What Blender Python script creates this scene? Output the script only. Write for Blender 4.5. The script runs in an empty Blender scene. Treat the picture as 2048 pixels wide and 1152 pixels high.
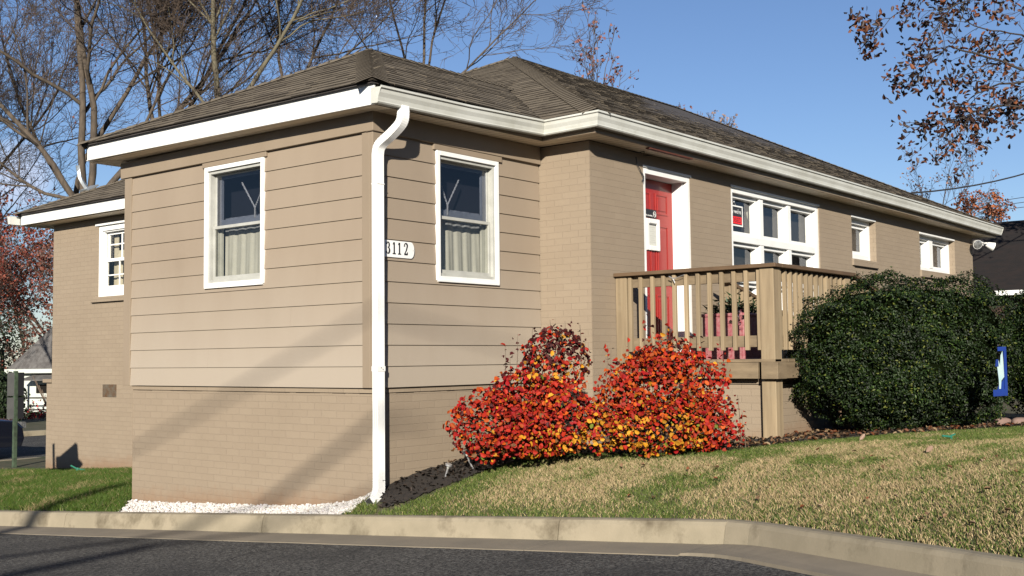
import bpy, math, random, numpy as np
from mathutils import Vector, Matrix, noise as mnoise
R=math.radians
rng=random.Random(7); nr=np.random.default_rng(5)
sc=bpy.context.scene
COL=sc.collection
# ---------------------------------------------------------------- camera maths
CP=np.array([-6.9613146,-7.26629418,0.24480201]); YAW,PIT,ROL,FF=R(39.23337),R(3.57515),R(-0.62863),2261.58
def basis():
    cy,sy=math.cos(YAW),math.sin(YAW)
    f=np.array([cy*math.cos(PIT),sy*math.cos(PIT),math.sin(PIT)])
    r=np.array([sy,-cy,0.]);u=np.cross(r,f)
    return math.cos(ROL)*r+math.sin(ROL)*u, -math.sin(ROL)*r+math.cos(ROL)*u, f
CR,CU,CF=basis()
def ray(px,py): return CF+(px-1024)/FF*CR-(py-576)/FF*CU
def D(px,py,d): return CP+ray(px,py)*d            # point seen at a pixel of the photo, d metres deep
def onX(px,py,c): v=ray(px,py); return CP+v*(c-CP[0])/v[0]
def onY(px,py,c): v=ray(px,py); return CP+v*(c-CP[1])/v[1]
SUN=np.array([2.4,1.7,-1.0]); SUN=SUN/np.linalg.norm(SUN)
# ---------------------------------------------------------------- materials
def newmat(name):
    m=bpy.data.materials.new(name); m.use_nodes=True
    nt=m.node_tree; b=nt.nodes['Principled BSDF']; return m,nt,b
def N(nt,t,**k):
    n=nt.nodes.new(t)
    for a,v in k.items():
        if a in n.inputs: n.inputs[a].default_value=v
        else: setattr(n,a,v)
    return n
def L(nt,a,b): nt.links.new(a,b)
def rgb(c): return (c[0],c[1],c[2],1)
def mixc(nt,fac,a,b,mode='MIX'):
    n=nt.nodes.new('ShaderNodeMix'); n.data_type='RGBA'; n.blend_type=mode
    for sock,v in ((n.inputs[0],fac),(n.inputs[6],a),(n.inputs[7],b)):
        if hasattr(v,'links'): L(nt,v,sock)
        elif isinstance(v,(int,float)): sock.default_value=v
        else: sock.default_value=rgb(v)
    return n.outputs[2]
def ramp(nt,fac,lo,hi,a=0,b=1):
    n=nt.nodes.new('ShaderNodeMapRange'); n.inputs[1].default_value=lo;n.inputs[2].default_value=hi;n.inputs[3].default_value=a;n.inputs[4].default_value=b
    L(nt,fac,n.inputs[0]); return n.outputs[0]
def tex(nt,co,scale,detail=4,rough=.6,stretch=None,typ='ShaderNodeTexNoise'):
    n=nt.nodes.new(typ); n.inputs['Scale'].default_value=scale
    if 'Detail' in n.inputs: n.inputs['Detail'].default_value=detail
    if 'Roughness' in n.inputs: n.inputs['Roughness'].default_value=rough
    if stretch:
        mp=nt.nodes.new('ShaderNodeMapping'); mp.inputs['Scale'].default_value=stretch; L(nt,co,mp.inputs[0]); co=mp.outputs[0]
    L(nt,co,n.inputs['Vector']); return n.outputs[0]
def bump(nt,b,h,strength,dist,prev=None):
    n=nt.nodes.new('ShaderNodeBump'); n.inputs['Strength'].default_value=strength; n.inputs['Distance'].default_value=dist
    L(nt,h,n.inputs['Height'])
    if prev is not None: L(nt,prev,n.inputs['Normal'])
    L(nt,n.outputs[0],b.inputs['Normal']); return n.outputs[0]
def mat(name,c1,c2=None,scale=6,rough=.7,bmp=.0,bscale=60,bdist=.003,stretch=None,metal=0,spec=.4,lo=.35,hi=.65,attr=None,coat=0,c3=None,s3=1.2,l3=.55,h3=.8):
    m,nt,b=newmat(name); b.inputs['Roughness'].default_value=rough; b.inputs['Metallic'].default_value=metal
    b.inputs['Specular IOR Level'].default_value=spec; b.inputs['Coat Weight'].default_value=coat
    tc=nt.nodes.new('ShaderNodeNewGeometry'); co=tc.outputs['Position']
    out=None
    if c2 is not None: out=mixc(nt,ramp(nt,tex(nt,co,scale,stretch=stretch),lo,hi),c1,c2)
    if c3 is not None: out=mixc(nt,ramp(nt,tex(nt,co,s3,6,.65),l3,h3),out if out is not None else c1,c3)
    if attr:
        a=nt.nodes.new('ShaderNodeAttribute'); a.attribute_name='Col'
        out=mixc(nt,1.0,a.outputs['Color'],out,'MULTIPLY') if out is not None else a.outputs['Color']
    if out is not None: L(nt,out,b.inputs['Base Color'])
    else: b.inputs['Base Color'].default_value=rgb(c1)
    if bmp>0: bump(nt,b,tex(nt,co,bscale,5,.65,stretch=stretch),bmp,bdist)
    return m
M={}
M['siding']=mat('tan_siding_paint',(.205,.162,.118),(.222,.177,.130),1.3,.62,.25,9,.004,(1,1,.35),c3=(.180,.142,.102),s3=1.1,l3=.6,h3=1.0)
M['trim']=mat('tan_trim_paint',(.185,.145,.102),(.203,.16,.115),2.5,.6,.15,30,.002,(1,1,.3))
M['white']=mat('white_paint',(.62,.62,.60),(.56,.56,.54),3,.4,.05,20,.002)
M['fascia']=mat('white_fascia_metal',(.60,.60,.585),(.56,.56,.54),1.4,.35,.12,5,.004,(1,1,.4))
M['gutter']=mat('white_gutter_metal',(.46,.465,.43),(.38,.38,.34),2.2,.36,.0,c3=(.30,.30,.25),s3=3.5,l3=.6,h3=.85)
M['soffit']=None
M['storm']=mat('weathered_aluminium',(.33,.33,.30),(.27,.27,.245),6,.45,.05,50)
M['wood']=mat('weathered_lumber',(.25,.190,.115),(.17,.127,.076),14,.75,.5,40,.003,(1,1,.07),c3=(.22,.175,.11),s3=3,l3=.5,h3=.75)
M['woodh']=mat('weathered_board',(.19,.142,.086),(.12,.088,.053),14,.75,.5,40,.003,(.25,.25,1),c3=(.17,.13,.08),s3=3,l3=.5,h3=.75)
M['raildark']=mat('stained_rail_cap',(.10,.062,.032),(.07,.042,.022),10,.7,.4,40,.002,(.3,.3,1))
M['door']=mat('red_door_paint',(.25,.012,.008),(.22,.010,.007),4,.4,.02,30,.001,coat=.2)
M['black']=mat('black_plastic',(.012,.012,.014),None,rough=.4)
M['dark']=mat('dark_gap',(.01,.009,.008),None,rough=.95,spec=.05)
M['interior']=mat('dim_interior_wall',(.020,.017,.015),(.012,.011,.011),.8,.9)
M['curtain']=mat('ivory_curtain',(.30,.295,.265),(.27,.265,.235),8,.9,.2,70,.001)
M['beige']=mat('beige_curtain',(.38,.34,.26),(.33,.30,.23),6,.9)
M['rope']=mat('jute_rope',(.62,.58,.47),(.5,.46,.36),60,.9)
M['kerb']=mat('old_kerb_concrete',(.235,.200,.140),(.195,.167,.115),3.5,.85,.5,90,.004,c3=(.085,.068,.042),s3=2.6,l3=.52,h3=.72)
M['pan']=mat('gutter_pan_concrete',(.185,.155,.113),(.15,.128,.095),2.5,.88,.4,110,.003,c3=(.11,.095,.07),s3=1.5,l3=.55,h3=.85)
M['mulch']=mat('dark_mulch',(.012,.009,.007),(.028,.02,.014),30,.95,.9,40,.03)
M['soil']=mat('lawn_soil',(.045,.045,.02),(.07,.058,.03),5,.95,.6,30,.02,c3=(.025,.035,.01),s3=2,l3=.45,h3=.65)
M['gravel']=mat('white_marble_chips',(.52,.51,.50),(.42,.41,.39),20,.6,.3,60,.004,attr=True)
M['metal']=mat('brushed_steel',(.62,.62,.62),None,rough=.42,metal=.85)
M['galv']=mat('galvanised_steel',(.42,.45,.47),(.34,.37,.38),8,.45,metal=.7)
M['rust']=mat('rusty_grille',(.075,.036,.013),(.09,.078,.06),9,.8)
M['bark']=mat('grey_brown_bark',(.078,.060,.043),(.040,.031,.023),12,.9,.6,25,.02,(1,1,.3))
M['barkl']=mat('pale_mossy_bark',(.11,.098,.062),(.06,.05,.034),8,.9,.6,25,.02,(1,1,.3))
M['twig']=mat('reddish_twigs',(.078,.056,.042),(.052,.038,.029),1,.9)
M['oakbark']=mat('dark_oak_bark',(.035,.026,.02),(.02,.015,.012),20,.9,.5,30,.01)
M['stem']=mat('shrub_stems',(.12,.085,.06),(.07,.05,.035),20,.9)
M['leafred']=mat('autumn_leaves',(1,1,1),None,attr=True,rough=.6,spec=.12)
M['oakleaf']=mat('brown_oak_leaves',(1,1,1),None,attr=True,rough=.6)
M['hedgeleaf']=mat('glossy_holly_leaves',(1,1,1),None,attr=True,rough=.55,spec=.22)
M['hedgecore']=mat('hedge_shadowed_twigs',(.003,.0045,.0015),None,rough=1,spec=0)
M['grass']=mat('grass_blades',(1,1,1),None,attr=True,rough=.6,spec=.2)
M['roofdeck']=mat('roof_underlay',(.035,.03,.028),None,rough=.95)
M['carpaint']=mat('black_car_paint',(.006,.007,.012),None,rough=.12,coat=1)
M['carglass']=mat('car_glass',(.01,.012,.02),None,rough=.05,spec=.8)
M['tyre']=mat('tyre_rubber',(.015,.015,.015),None,rough=.8)
M['cotwall']=mat('white_clapboard',(.40,.42,.38),(.34,.36,.33),3,.7)
M['cotroof']=mat('grey_weathered_shingles',(.10,.095,.09),(.055,.05,.047),6,.9,.5,30,.01,(1,1,.4))
M['signgrey']=mat('bare_sign_back',(.040,.040,.038),(.03,.03,.029),5,.5,metal=.3)
M['signpost']=mat('green_channel_post',(.05,.075,.045),(.025,.035,.022),12,.6)
M['blue']=mat('blue_banner',(.004,.026,.17),(.005,.02,.13),5,.6)
M['bannerw']=mat('pale_banner_print',(.24,.36,.38),(.32,.39,.38),9,.6)
M['stone']=mat('pinkish_edging_block',(.16,.105,.085),(.115,.075,.06),9,.9,.5,60,.004)
M['wrap']=mat('pink_marbled_wrap',(.20,.04,.05),(.26,.12,.12),28,.5)
M['plant']=mat('evergreen_sprigs',(.012,.035,.012),(.02,.05,.015),20,.5)
M['foil']=mat('crumpled_foil',(.85,.8,.85),None,rough=.15,metal=1)
M['cable']=mat('black_cable',(.02,.02,.022),None,rough=.6)
M['nbroof']=mat('tree_shaded_brown_shingles',(.009,.0045,.003),(.003,.0018,.0014),3,1.0,.5,14,.02,(1,1,3))  # the oak's shade is put into this near-black brown
M['nbwall']=mat('dark_brick',(.05,.025,.018),(.03,.018,.014),5,.9)
M['paper']=mat('notice_paper',(.42,.42,.38),None,rough=.8)
M['signred']=mat('sign_red',(.60,.01,.012),None,rough=.4)
M['lens']=mat('lamp_lens',(.30,.31,.31),(.12,.12,.12),25,.15,metal=.6)
M['steelgreen']=mat('green_plastic_tag',(.02,.12,.08),None,rough=.4)
def m_brick(name,c1,c2,cm,dirt=False):
    m,nt,b=newmat(name); b.inputs['Roughness'].default_value=.72; b.inputs['Specular IOR Level'].default_value=.35
    uv=nt.nodes.new('ShaderNodeUVMap'); uv.uv_map='UVMap'
    g=nt.nodes.new('ShaderNodeNewGeometry'); pos=g.outputs['Position']
    wob=nt.nodes.new('ShaderNodeTexNoise'); wob.inputs['Scale'].default_value=7; L(nt,uv.outputs[0],wob.inputs['Vector'])
    add=nt.nodes.new('ShaderNodeMixRGB'); add.blend_type='ADD'; add.inputs[0].default_value=.009
    L(nt,uv.outputs[0],add.inputs[1]); L(nt,wob.outputs['Color'],add.inputs[2])
    br=nt.nodes.new('ShaderNodeTexBrick'); L(nt,add.outputs[0],br.inputs['Vector'])
    br.inputs['Scale'].default_value=1; br.inputs['Brick Width'].default_value=.2035; br.inputs['Row Height'].default_value=.0677
    br.inputs['Mortar Size'].default_value=.0045; br.inputs['Mortar Smooth'].default_value=.35; br.inputs['Bias'].default_value=0
    br.inputs['Color1'].default_value=rgb(c1); br.inputs['Color2'].default_value=rgb(c2); br.inputs['Mortar'].default_value=rgb(cm)
    n1=tex(nt,pos,1.4,5,.6)
    c=mixc(nt,ramp(nt,n1,.4,.75,0,.5),br.outputs['Color'],(c1[0]*.84,c1[1]*.83,c1[2]*.82))
    if dirt:
        sx=nt.nodes.new('ShaderNodeSeparateXYZ'); L(nt,pos,sx.inputs[0])
        # mud splashed on the lowest courses, following the falling ground line
        ma=nt.nodes.new('ShaderNodeMath'); ma.operation='MULTIPLY'; ma.inputs[1].default_value=.061; L(nt,sx.outputs['Y'],ma.inputs[0])
        mb=nt.nodes.new('ShaderNodeMath'); mb.operation='ADD'; L(nt,sx.outputs['Z'],mb.inputs[0]); L(nt,ma.outputs[0],mb.inputs[1])
        mx=nt.nodes.new('ShaderNodeMath'); mx.operation='MULTIPLY'; mx.inputs[1].default_value=-.10; L(nt,sx.outputs['X'],mx.inputs[0])
        mm=nt.nodes.new('ShaderNodeMath'); mm.operation='ADD'; L(nt,mb.outputs[0],mm.inputs[0]); L(nt,mx.outputs[0],mm.inputs[1])
        n2=tex(nt,pos,9,5,.7)
        mc=nt.nodes.new('ShaderNodeMath'); mc.operation='MULTIPLY_ADD'; mc.inputs[1].default_value=.28; L(nt,n2,mc.inputs[0]); L(nt,mm.outputs[0],mc.inputs[2])
        c=mixc(nt,ramp(nt,mc.outputs[0],-.93,-.72,.5,0),c,(.16,.075,.032))
    L(nt,c,b.inputs['Base Color'])
    inv=nt.nodes.new('ShaderNodeMath'); inv.operation='SUBTRACT'; inv.inputs[0].default_value=1; L(nt,br.outputs['Fac'],inv.inputs[1])
    p=bump(nt,b,inv.outputs[0],.6,.006)
    bump(nt,b,tex(nt,pos,38,5,.7),.45,.004,p)
    return m
def m_vary(m,lo,hi):
    nt=m.node_tree; b=nt.nodes['Principled BSDF']; src=b.inputs['Base Color'].links[0].from_socket
    oi=nt.nodes.new('ShaderNodeObjectInfo'); v=ramp(nt,oi.outputs['Random'],0,1,lo,hi); cc=nt.nodes.new('ShaderNodeCombineColor')
    for i in range(3): L(nt,v,cc.inputs[i])
    L(nt,mixc(nt,1.0,src,cc.outputs[0],'MULTIPLY'),b.inputs['Base Color'])
m_vary(M['wood'],.78,1.10); m_vary(M['woodh'],.8,1.08)
M['brick']=m_brick('painted_brick',(.214,.170,.121),(.202,.159,.113),(.205,.162,.116),True)
def m_fade(m,lo,hi,col,amt):
    nt=m.node_tree; b=nt.nodes['Principled BSDF']; src=b.inputs['Base Color'].links[0].from_socket
    g=nt.nodes.new('ShaderNodeNewGeometry'); sx=nt.nodes.new('ShaderNodeSeparateXYZ'); L(nt,g.outputs['Position'],sx.inputs[0])
    n=tex(nt,g.outputs['Position'],2.2,5,.65,(1,1,.3)); ma=nt.nodes.new('ShaderNodeMath'); ma.operation='MULTIPLY_ADD'; ma.inputs[1].default_value=.6; L(nt,n,ma.inputs[0]); L(nt,sx.outputs['Z'],ma.inputs[2])
    f=ramp(nt,ma.outputs[0],lo,hi,amt,0); L(nt,mixc(nt,f,src,col),b.inputs['Base Color'])
m_fade(M['siding'],.5,1.6,(.285,.245,.195),.75)      # chalked paint on the lower boards
def m_soffit():
    m,nt,b=newmat('ribbed_vinyl_soffit'); b.inputs['Roughness'].default_value=.6
    uv=nt.nodes.new('ShaderNodeUVMap'); uv.uv_map='UVMap'
    w=nt.nodes.new('ShaderNodeTexWave'); w.wave_type='BANDS'; w.bands_direction='X'; w.wave_profile='SAW'; w.inputs['Scale'].default_value=3.1; w.inputs['Distortion'].default_value=0
    L(nt,uv.outputs[0],w.inputs['Vector'])
    c=mixc(nt,ramp(nt,w.outputs['Fac'],.8,1.0),(.60,.51,.385),(.27,.22,.16))
    L(nt,c,b.inputs['Base Color']); bump(nt,b,w.outputs['Fac'],.6,.01); return m
M['soffit']=m_soffit()
def m_glass(name,tint,refl):
    m,nt,b=newmat(name); nt.nodes.remove(b); o=nt.nodes['Material Output']
    t=nt.nodes.new('ShaderNodeBsdfTransparent'); t.inputs[0].default_value=rgb(tint)
    g=nt.nodes.new('ShaderNodeBsdfGlossy'); g.inputs['Roughness'].default_value=.015; g.inputs[0].default_value=(.9,.93,1,1)
    fr=nt.nodes.new('ShaderNodeFresnel'); fr.inputs[0].default_value=1.5
    ma=nt.nodes.new('ShaderNodeMath'); ma.operation='MULTIPLY_ADD'; ma.inputs[1].default_value=1.0; ma.inputs[2].default_value=refl; L(nt,fr.outputs[0],ma.inputs[0]); gg=nt.nodes.new('ShaderNodeNewGeometry'); bf=nt.nodes.new('ShaderNodeMath'); bf.operation='SUBTRACT'; bf.inputs[0].default_value=1; L(nt,gg.outputs['Backfacing'],bf.inputs[1]); m2=nt.nodes.new('ShaderNodeMath'); m2.operation='MULTIPLY'; L(nt,ma.outputs[0],m2.inputs[0]); L(nt,bf.outputs[0],m2.inputs[1]); ma=m2
    mx=nt.nodes.new('ShaderNodeMixShader'); L(nt,ma.outputs[0],mx.inputs[0]); L(nt,t.outputs[0],mx.inputs[1]); L(nt,g.outputs[0],mx.inputs[2]); L(nt,mx.outputs[0],o.inputs[0])
    return m
M['glass']=m_glass('window_glass',(.92,.92,.90),.0)
M['screen']=m_glass('screened_glass',(.68,.70,.76),.01)
def m_asphalt():
    m,nt,b=newmat('asphalt'); b.inputs['Roughness'].default_value=.92; b.inputs['Specular IOR Level'].default_value=.25
    g=nt.nodes.new('ShaderNodeNewGeometry'); co=g.outputs['Position']
    f=tex(nt,co,42,2,.9); c=mixc(nt,ramp(nt,f,.42,.58),(.010,.010,.0105),(.135,.128,.115))
    f2=tex(nt,co,26,3,.8,(1,.7,1)); c=mixc(nt,ramp(nt,f2,.47,.60,0,.55),c,(.022,.0215,.021))
    c=mixc(nt,ramp(nt,tex(nt,co,.9,6,.7),.45,.70,0,.7),c,(.016,.016,.017))
    c=mixc(nt,ramp(nt,tex(nt,co,3.1,5,.7,(.35,1,1)),.60,.66,0,.55),c,(.008,.008,.009))
    v=nt.nodes.new('ShaderNodeTexVoronoi'); v.inputs['Scale'].default_value=30; L(nt,co,v.inputs['Vector'])
    c=mixc(nt,ramp(nt,v.outputs['Distance'],.07,.11,.9,0),c,(.15,.14,.12))
    L(nt,c,b.inputs['Base Color']); bump(nt,b,f,1.0,.014); return m
M['asphalt']=m_asphalt()
def m_shingle():
    m,nt,b=newmat('asphalt_shingles'); b.inputs['Roughness'].default_value=.92; b.inputs['Specular IOR Level'].default_value=.2
    a=nt.nodes.new('ShaderNodeAttribute'); a.attribute_name='Col'
    g=nt.nodes.new('ShaderNodeNewGeometry'); co=g.outputs['Position']
    n=tex(nt,co,140,3,.8); n2=tex(nt,co,2.2,5,.6)
    c=mixc(nt,ramp(nt,n,.35,.65,.0,.5),a.outputs['Color'],(.03,.024,.018))
    c=mixc(nt,ramp(nt,n2,.5,.75,.0,.22),c,(.06,.048,.036))
    L(nt,c,b.inputs['Base Color']); bump(nt,b,n,.6,.004); return m
M['shingle']=m_shingle()
# ---------------------------------------------------------------- mesh builder
class MB:
    def __init__(s): s.v=[];s.f=[];s.c=[];s.mi=[];s.hascol=False
    def add(s,vs,fs,col=None,mi=0):
        o=len(s.v); s.v.extend([tuple(map(float,p)) for p in vs])
        for f in fs: s.f.append(tuple(i+o for i in f)); s.c.append(col or (1,1,1)); s.mi.append(mi)
        if col: s.hascol=True
    def box(s,a,b,col=None,mi=0):
        x0,y0,z0=[min(a[i],b[i]) for i in range(3)];x1,y1,z1=[max(a[i],b[i]) for i in range(3)]
        s.add([(x0,y0,z0),(x1,y0,z0),(x1,y1,z0),(x0,y1,z0),(x0,y0,z1),(x1,y0,z1),(x1,y1,z1),(x0,y1,z1)],
              [(0,3,2,1),(4,5,6,7),(0,1,5,4),(1,2,6,5),(2,3,7,6),(3,0,4,7)],col,mi)
    def obox(s,c,ax,ay,az,col=None,mi=0):   # oriented box: centre + three half vectors
        c=np.array(c,float);ax,ay,az=map(lambda q:np.array(q,float),(ax,ay,az))
        vs=[c+i*ax+j*ay+k*az for k in (-1,1) for i,j in ((-1,-1),(1,-1),(1,1),(-1,1))]
        s.add(vs,[(0,3,2,1),(4,5,6,7),(0,1,5,4),(1,2,6,5),(2,3,7,6),(3,0,4,7)],col,mi)
    def quad(s,*p,col=None,mi=0): s.add(p,[tuple(range(len(p)))],col,mi)
    def tube(s,path,rad,n=6,cap=True,col=None,mi=0):
        path=[np.array(p,float) for p in path]
        if not hasattr(rad,'__len__'): rad=[rad]*len(path)
        up=np.array([.13,.21,.97]); vs=[];fs=[]
        for i,p in enumerate(path):
            t=path[min(i+1,len(path)-1)]-path[max(i-1,0)]; t/=np.linalg.norm(t)+1e-9
            a=np.cross(t,up); la=np.linalg.norm(a)
            if la<.1: a=np.cross(t,(1,0,0)); la=np.linalg.norm(a)
            a/=la; b=np.cross(t,a)
            for k in range(n):
                th=2*math.pi*k/n; vs.append(p+rad[i]*(math.cos(th)*a+math.sin(th)*b))
        for i in range(len(path)-1):
            for k in range(n): fs.append((i*n+k,i*n+(k+1)%n,(i+1)*n+(k+1)%n,(i+1)*n+k))
        if cap: fs.append(tuple(range(n))[::-1]); fs.append(tuple(range((len(path)-1)*n,len(path)*n)))
        s.add(vs,fs,col,mi)
    def prism(s,poly,d,col=None,mi=0):      # polygon (3d points) extruded by vector d
        n=len(poly); poly=[np.array(p,float) for p in poly]; d=np.array(d,float)
        s.add(poly+[p+d for p in poly],[tuple(range(n)),tuple(range(2*n-1,n-1,-1))]+[(i,(i+1)%n+0,(i+1)%n+n,i+n) for i in range(n)],col,mi)
    def build(s,name,m,parent=None,smooth=False,bevel=0,uv=True,fix=False):
        me=bpy.data.meshes.new(name); me.from_pydata(s.v,[],s.f)
        ms=m if isinstance(m,(list,tuple)) else [m]
        for q in ms: me.materials.append(M[q] if isinstance(q,str) else q)
        if len(ms)>1: me.polygons.foreach_set('material_index',s.mi)
        if s.hascol:
            ca=me.color_attributes.new('Col','FLOAT_COLOR','CORNER'); arr=[]
            for f,c in zip(s.f,s.c): arr.extend((c[0],c[1],c[2],1.)*len(f))
            ca.data.foreach_set('color',arr)
        if uv and len(s.f)<60000:
            ul=me.uv_layers.new(name='UVMap'); arr=[]
            for pl in me.polygons:
                n=pl.normal; ax=max(range(3),key=lambda i:abs(n[i]))
                for vi in pl.vertices:
                    p=s.v[vi]; arr.extend((p[1],p[2]) if ax==0 else ((p[0],p[2]) if ax==1 else (p[0],p[1])))
            ul.data.foreach_set('uv',arr)
        if fix:
            import bmesh
            bm=bmesh.new(); bm.from_mesh(me); bmesh.ops.recalc_face_normals(bm,faces=bm.faces); bm.to_mesh(me); bm.free()
        if smooth: me.polygons.foreach_set('use_smooth',[True]*len(me.polygons))
        me.update(); return link(name,me,parent,bevel)
def link(name,me,parent=None,bevel=0):
    o=bpy.data.objects.new(name,me); COL.objects.link(o)
    if parent is not None:
        o.parent=parent
        p=parent; T=Matrix()
        while p is not None: T=T@Matrix.Translation(p.location) if p.type=='EMPTY' else T; p=p.parent
        o.matrix_parent_inverse=T.inverted() if parent.type=='EMPTY' else Matrix()
    if bevel:
        md=o.modifiers.new('bevel','BEVEL'); md.width=bevel; md.segments=2; md.limit_method='ANGLE'; md.angle_limit=R(40)
    return o
def tag(o,label=None,cat=None,group=None,kind=None):
    if label: o['label']=label
    if cat: o['category']=cat
    if group: o['group']=group
    if kind: o['kind']=kind
    return o
def thing(name,loc,label,cat,group=None):
    o=bpy.data.objects.new(name,None); COL.objects.link(o); o.location=tuple(map(float,loc)); o.empty_display_size=.2
    return tag(o,label,cat,group)
def npmesh(name,verts,faces_n,nper,cols,m,parent=None,smooth=False):
    """verts (V,3), polygons given as constant size nper over faces_n (F,nper), cols (F,3)"""
    me=bpy.data.meshes.new(name); V=len(verts);F=len(faces_n)
    me.vertices.add(V); me.vertices.foreach_set('co',verts.astype(np.float32).ravel())
    me.loops.add(F*nper); me.loops.foreach_set('vertex_index',faces_n.astype(np.int32).ravel())
    me.polygons.add(F); me.polygons.foreach_set('loop_start',np.arange(0,F*nper,nper,dtype=np.int32))
    me.materials.append(M[m] if isinstance(m,str) else m)
    me.update(calc_edges=True)
    if cols is not None:
        ca=me.color_attributes.new('Col','FLOAT_COLOR','CORNER')
        c=np.ones((F,nper,4),np.float32); c[:,:,:3]=cols[:,None,:]; ca.data.foreach_set('color',c.ravel())
    if smooth: me.polygons.foreach_set('use_smooth',np.ones(F,bool))
    me.validate(); return link(name,me,parent)
def vnoise(p,s,seed=0):    # cheap smooth value noise on arrays of points (n,2)
    q=p*s+seed*17.3; i=np.floor(q).astype(int); f=q-i; f=f*f*(3-2*f)
    def h(a,b): return (np.sin(a*127.1+b*311.7+seed)*43758.5453)%1
    return (h(i[:,0],i[:,1])*(1-f[:,0])+h(i[:,0]+1,i[:,1])*f[:,0])*(1-f[:,1])+(h(i[:,0],i[:,1]+1)*(1-f[:,0])+h(i[:,0]+1,i[:,1]+1)*f[:,0])*f[:,1]
# ---------------------------------------------------------------- terrain
def zk(y): return -1.07-.061*np.clip(y,-14,12)
KY=[-40,-16,-9,-7,-6.2,-5.7,-5.45,-5.0,-4.6,-4.2,-3.85,-3.56,-3.1,14]
KX=[-2.2,-2.2,-2.2,-1.9,-1.52,-1.24,-1.08,-.81,-.59,-.36,-.16,-.045,-.05,-1.28]
def xk(y): return np.interp(y,KY,KX)
def gz(x,y):
    x=np.asarray(x,float);y=np.asarray(y,float)
    dx=np.maximum(x-xk(y),0); w=np.clip((y-0.0)/1.2,0,1)
    a=.38*(1-w)+.25*w; s=.65*(1-w)+1.8*w
    dip=.045*np.clip((y-.05)/.25,0,1)*np.clip((4.1-y)/.5,0,1)*np.clip((1.2-dx)/.5,0,1)
    return zk(y)+a*(1-np.exp(-dx/s))-dip
def hit(px,py,lift=0):     # march a ray to the lawn
    v=ray(px,py); t=4.
    while t<60:
        P=CP+v*t
        if P[2]<gz(P[0],P[1])+lift: break
        t+=.01
    return P
def sheet(name,xs,ys,zf,m,xf=None,kind='structure'):
    X,Y=np.meshgrid(xs,ys); 
    if xf is not None: X=xf(X,Y)
    Z=zf(X,Y); V=np.stack([X.ravel(),Y.ravel(),Z.ravel()],1); nx=len(xs);ny=len(ys)
    i=np.arange(nx-1)[None,:]+np.arange(ny-1)[:,None]*nx; i=i.ravel()
    o=npmesh(name,V,np.stack([i,i+1,i+1+nx,i+nx],1),4,None,m,smooth=True); return tag(o,kind=kind)
dxs=np.concatenate([np.arange(0,4,.1),np.arange(4,20,1),np.array([20,30,60,120,200])])
sheet('lawn',dxs,np.concatenate([np.array([-40,-20,-12]),np.arange(-9,14.01,.15)]),lambda x,y:gz(x,y)+.006*np.sin(x*9)*np.cos(y*7),'soil',xf=lambda X,Y:xk(Y)+X)
road=sheet('road',np.concatenate([np.array([-120,-60,-30]),np.arange(-16,1.6,.5)]),np.concatenate([np.array([-60,-30]),np.arange(-14,14.1,.5)]),lambda x,y:zk(y)-.166-.0*x,'asphalt')
def stz(x,y): return zk(np.full_like(y,13.))+.11-.02*np.clip(y-14,0,40)/10
sheet('cross_street',np.array([-120,-40,-10,-2,5,12,30,80,200.]),np.linspace(13.9,22.5,8),lambda x,y:stz(x,y),'asphalt')
sheet('far_ground',np.array([-300,-60,-20,0,20,60,300.]),np.array([22.4,25,30,40,60,90,150,300,600.]),lambda x,y:zk(np.full_like(y,13.))+.22-.01*np.clip(y-22,0,30),'soil')
sheet('distant_ground',np.array([-600,-100,0,100,600.]),np.array([-600,-100,0,100,600.]),lambda x,y:0*x-3.2,'soil')
mb=MB(); y0=stz(0,np.array([13.9]))[0]; mb.box((-1.3,13.72,y0-.2),(60,13.9,y0+.13)); mb.box((-60,22.4,y0-.3),(90,22.62,y0+.12))
tag(mb.build('far_kerb','kerb'),kind='structure')
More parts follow.
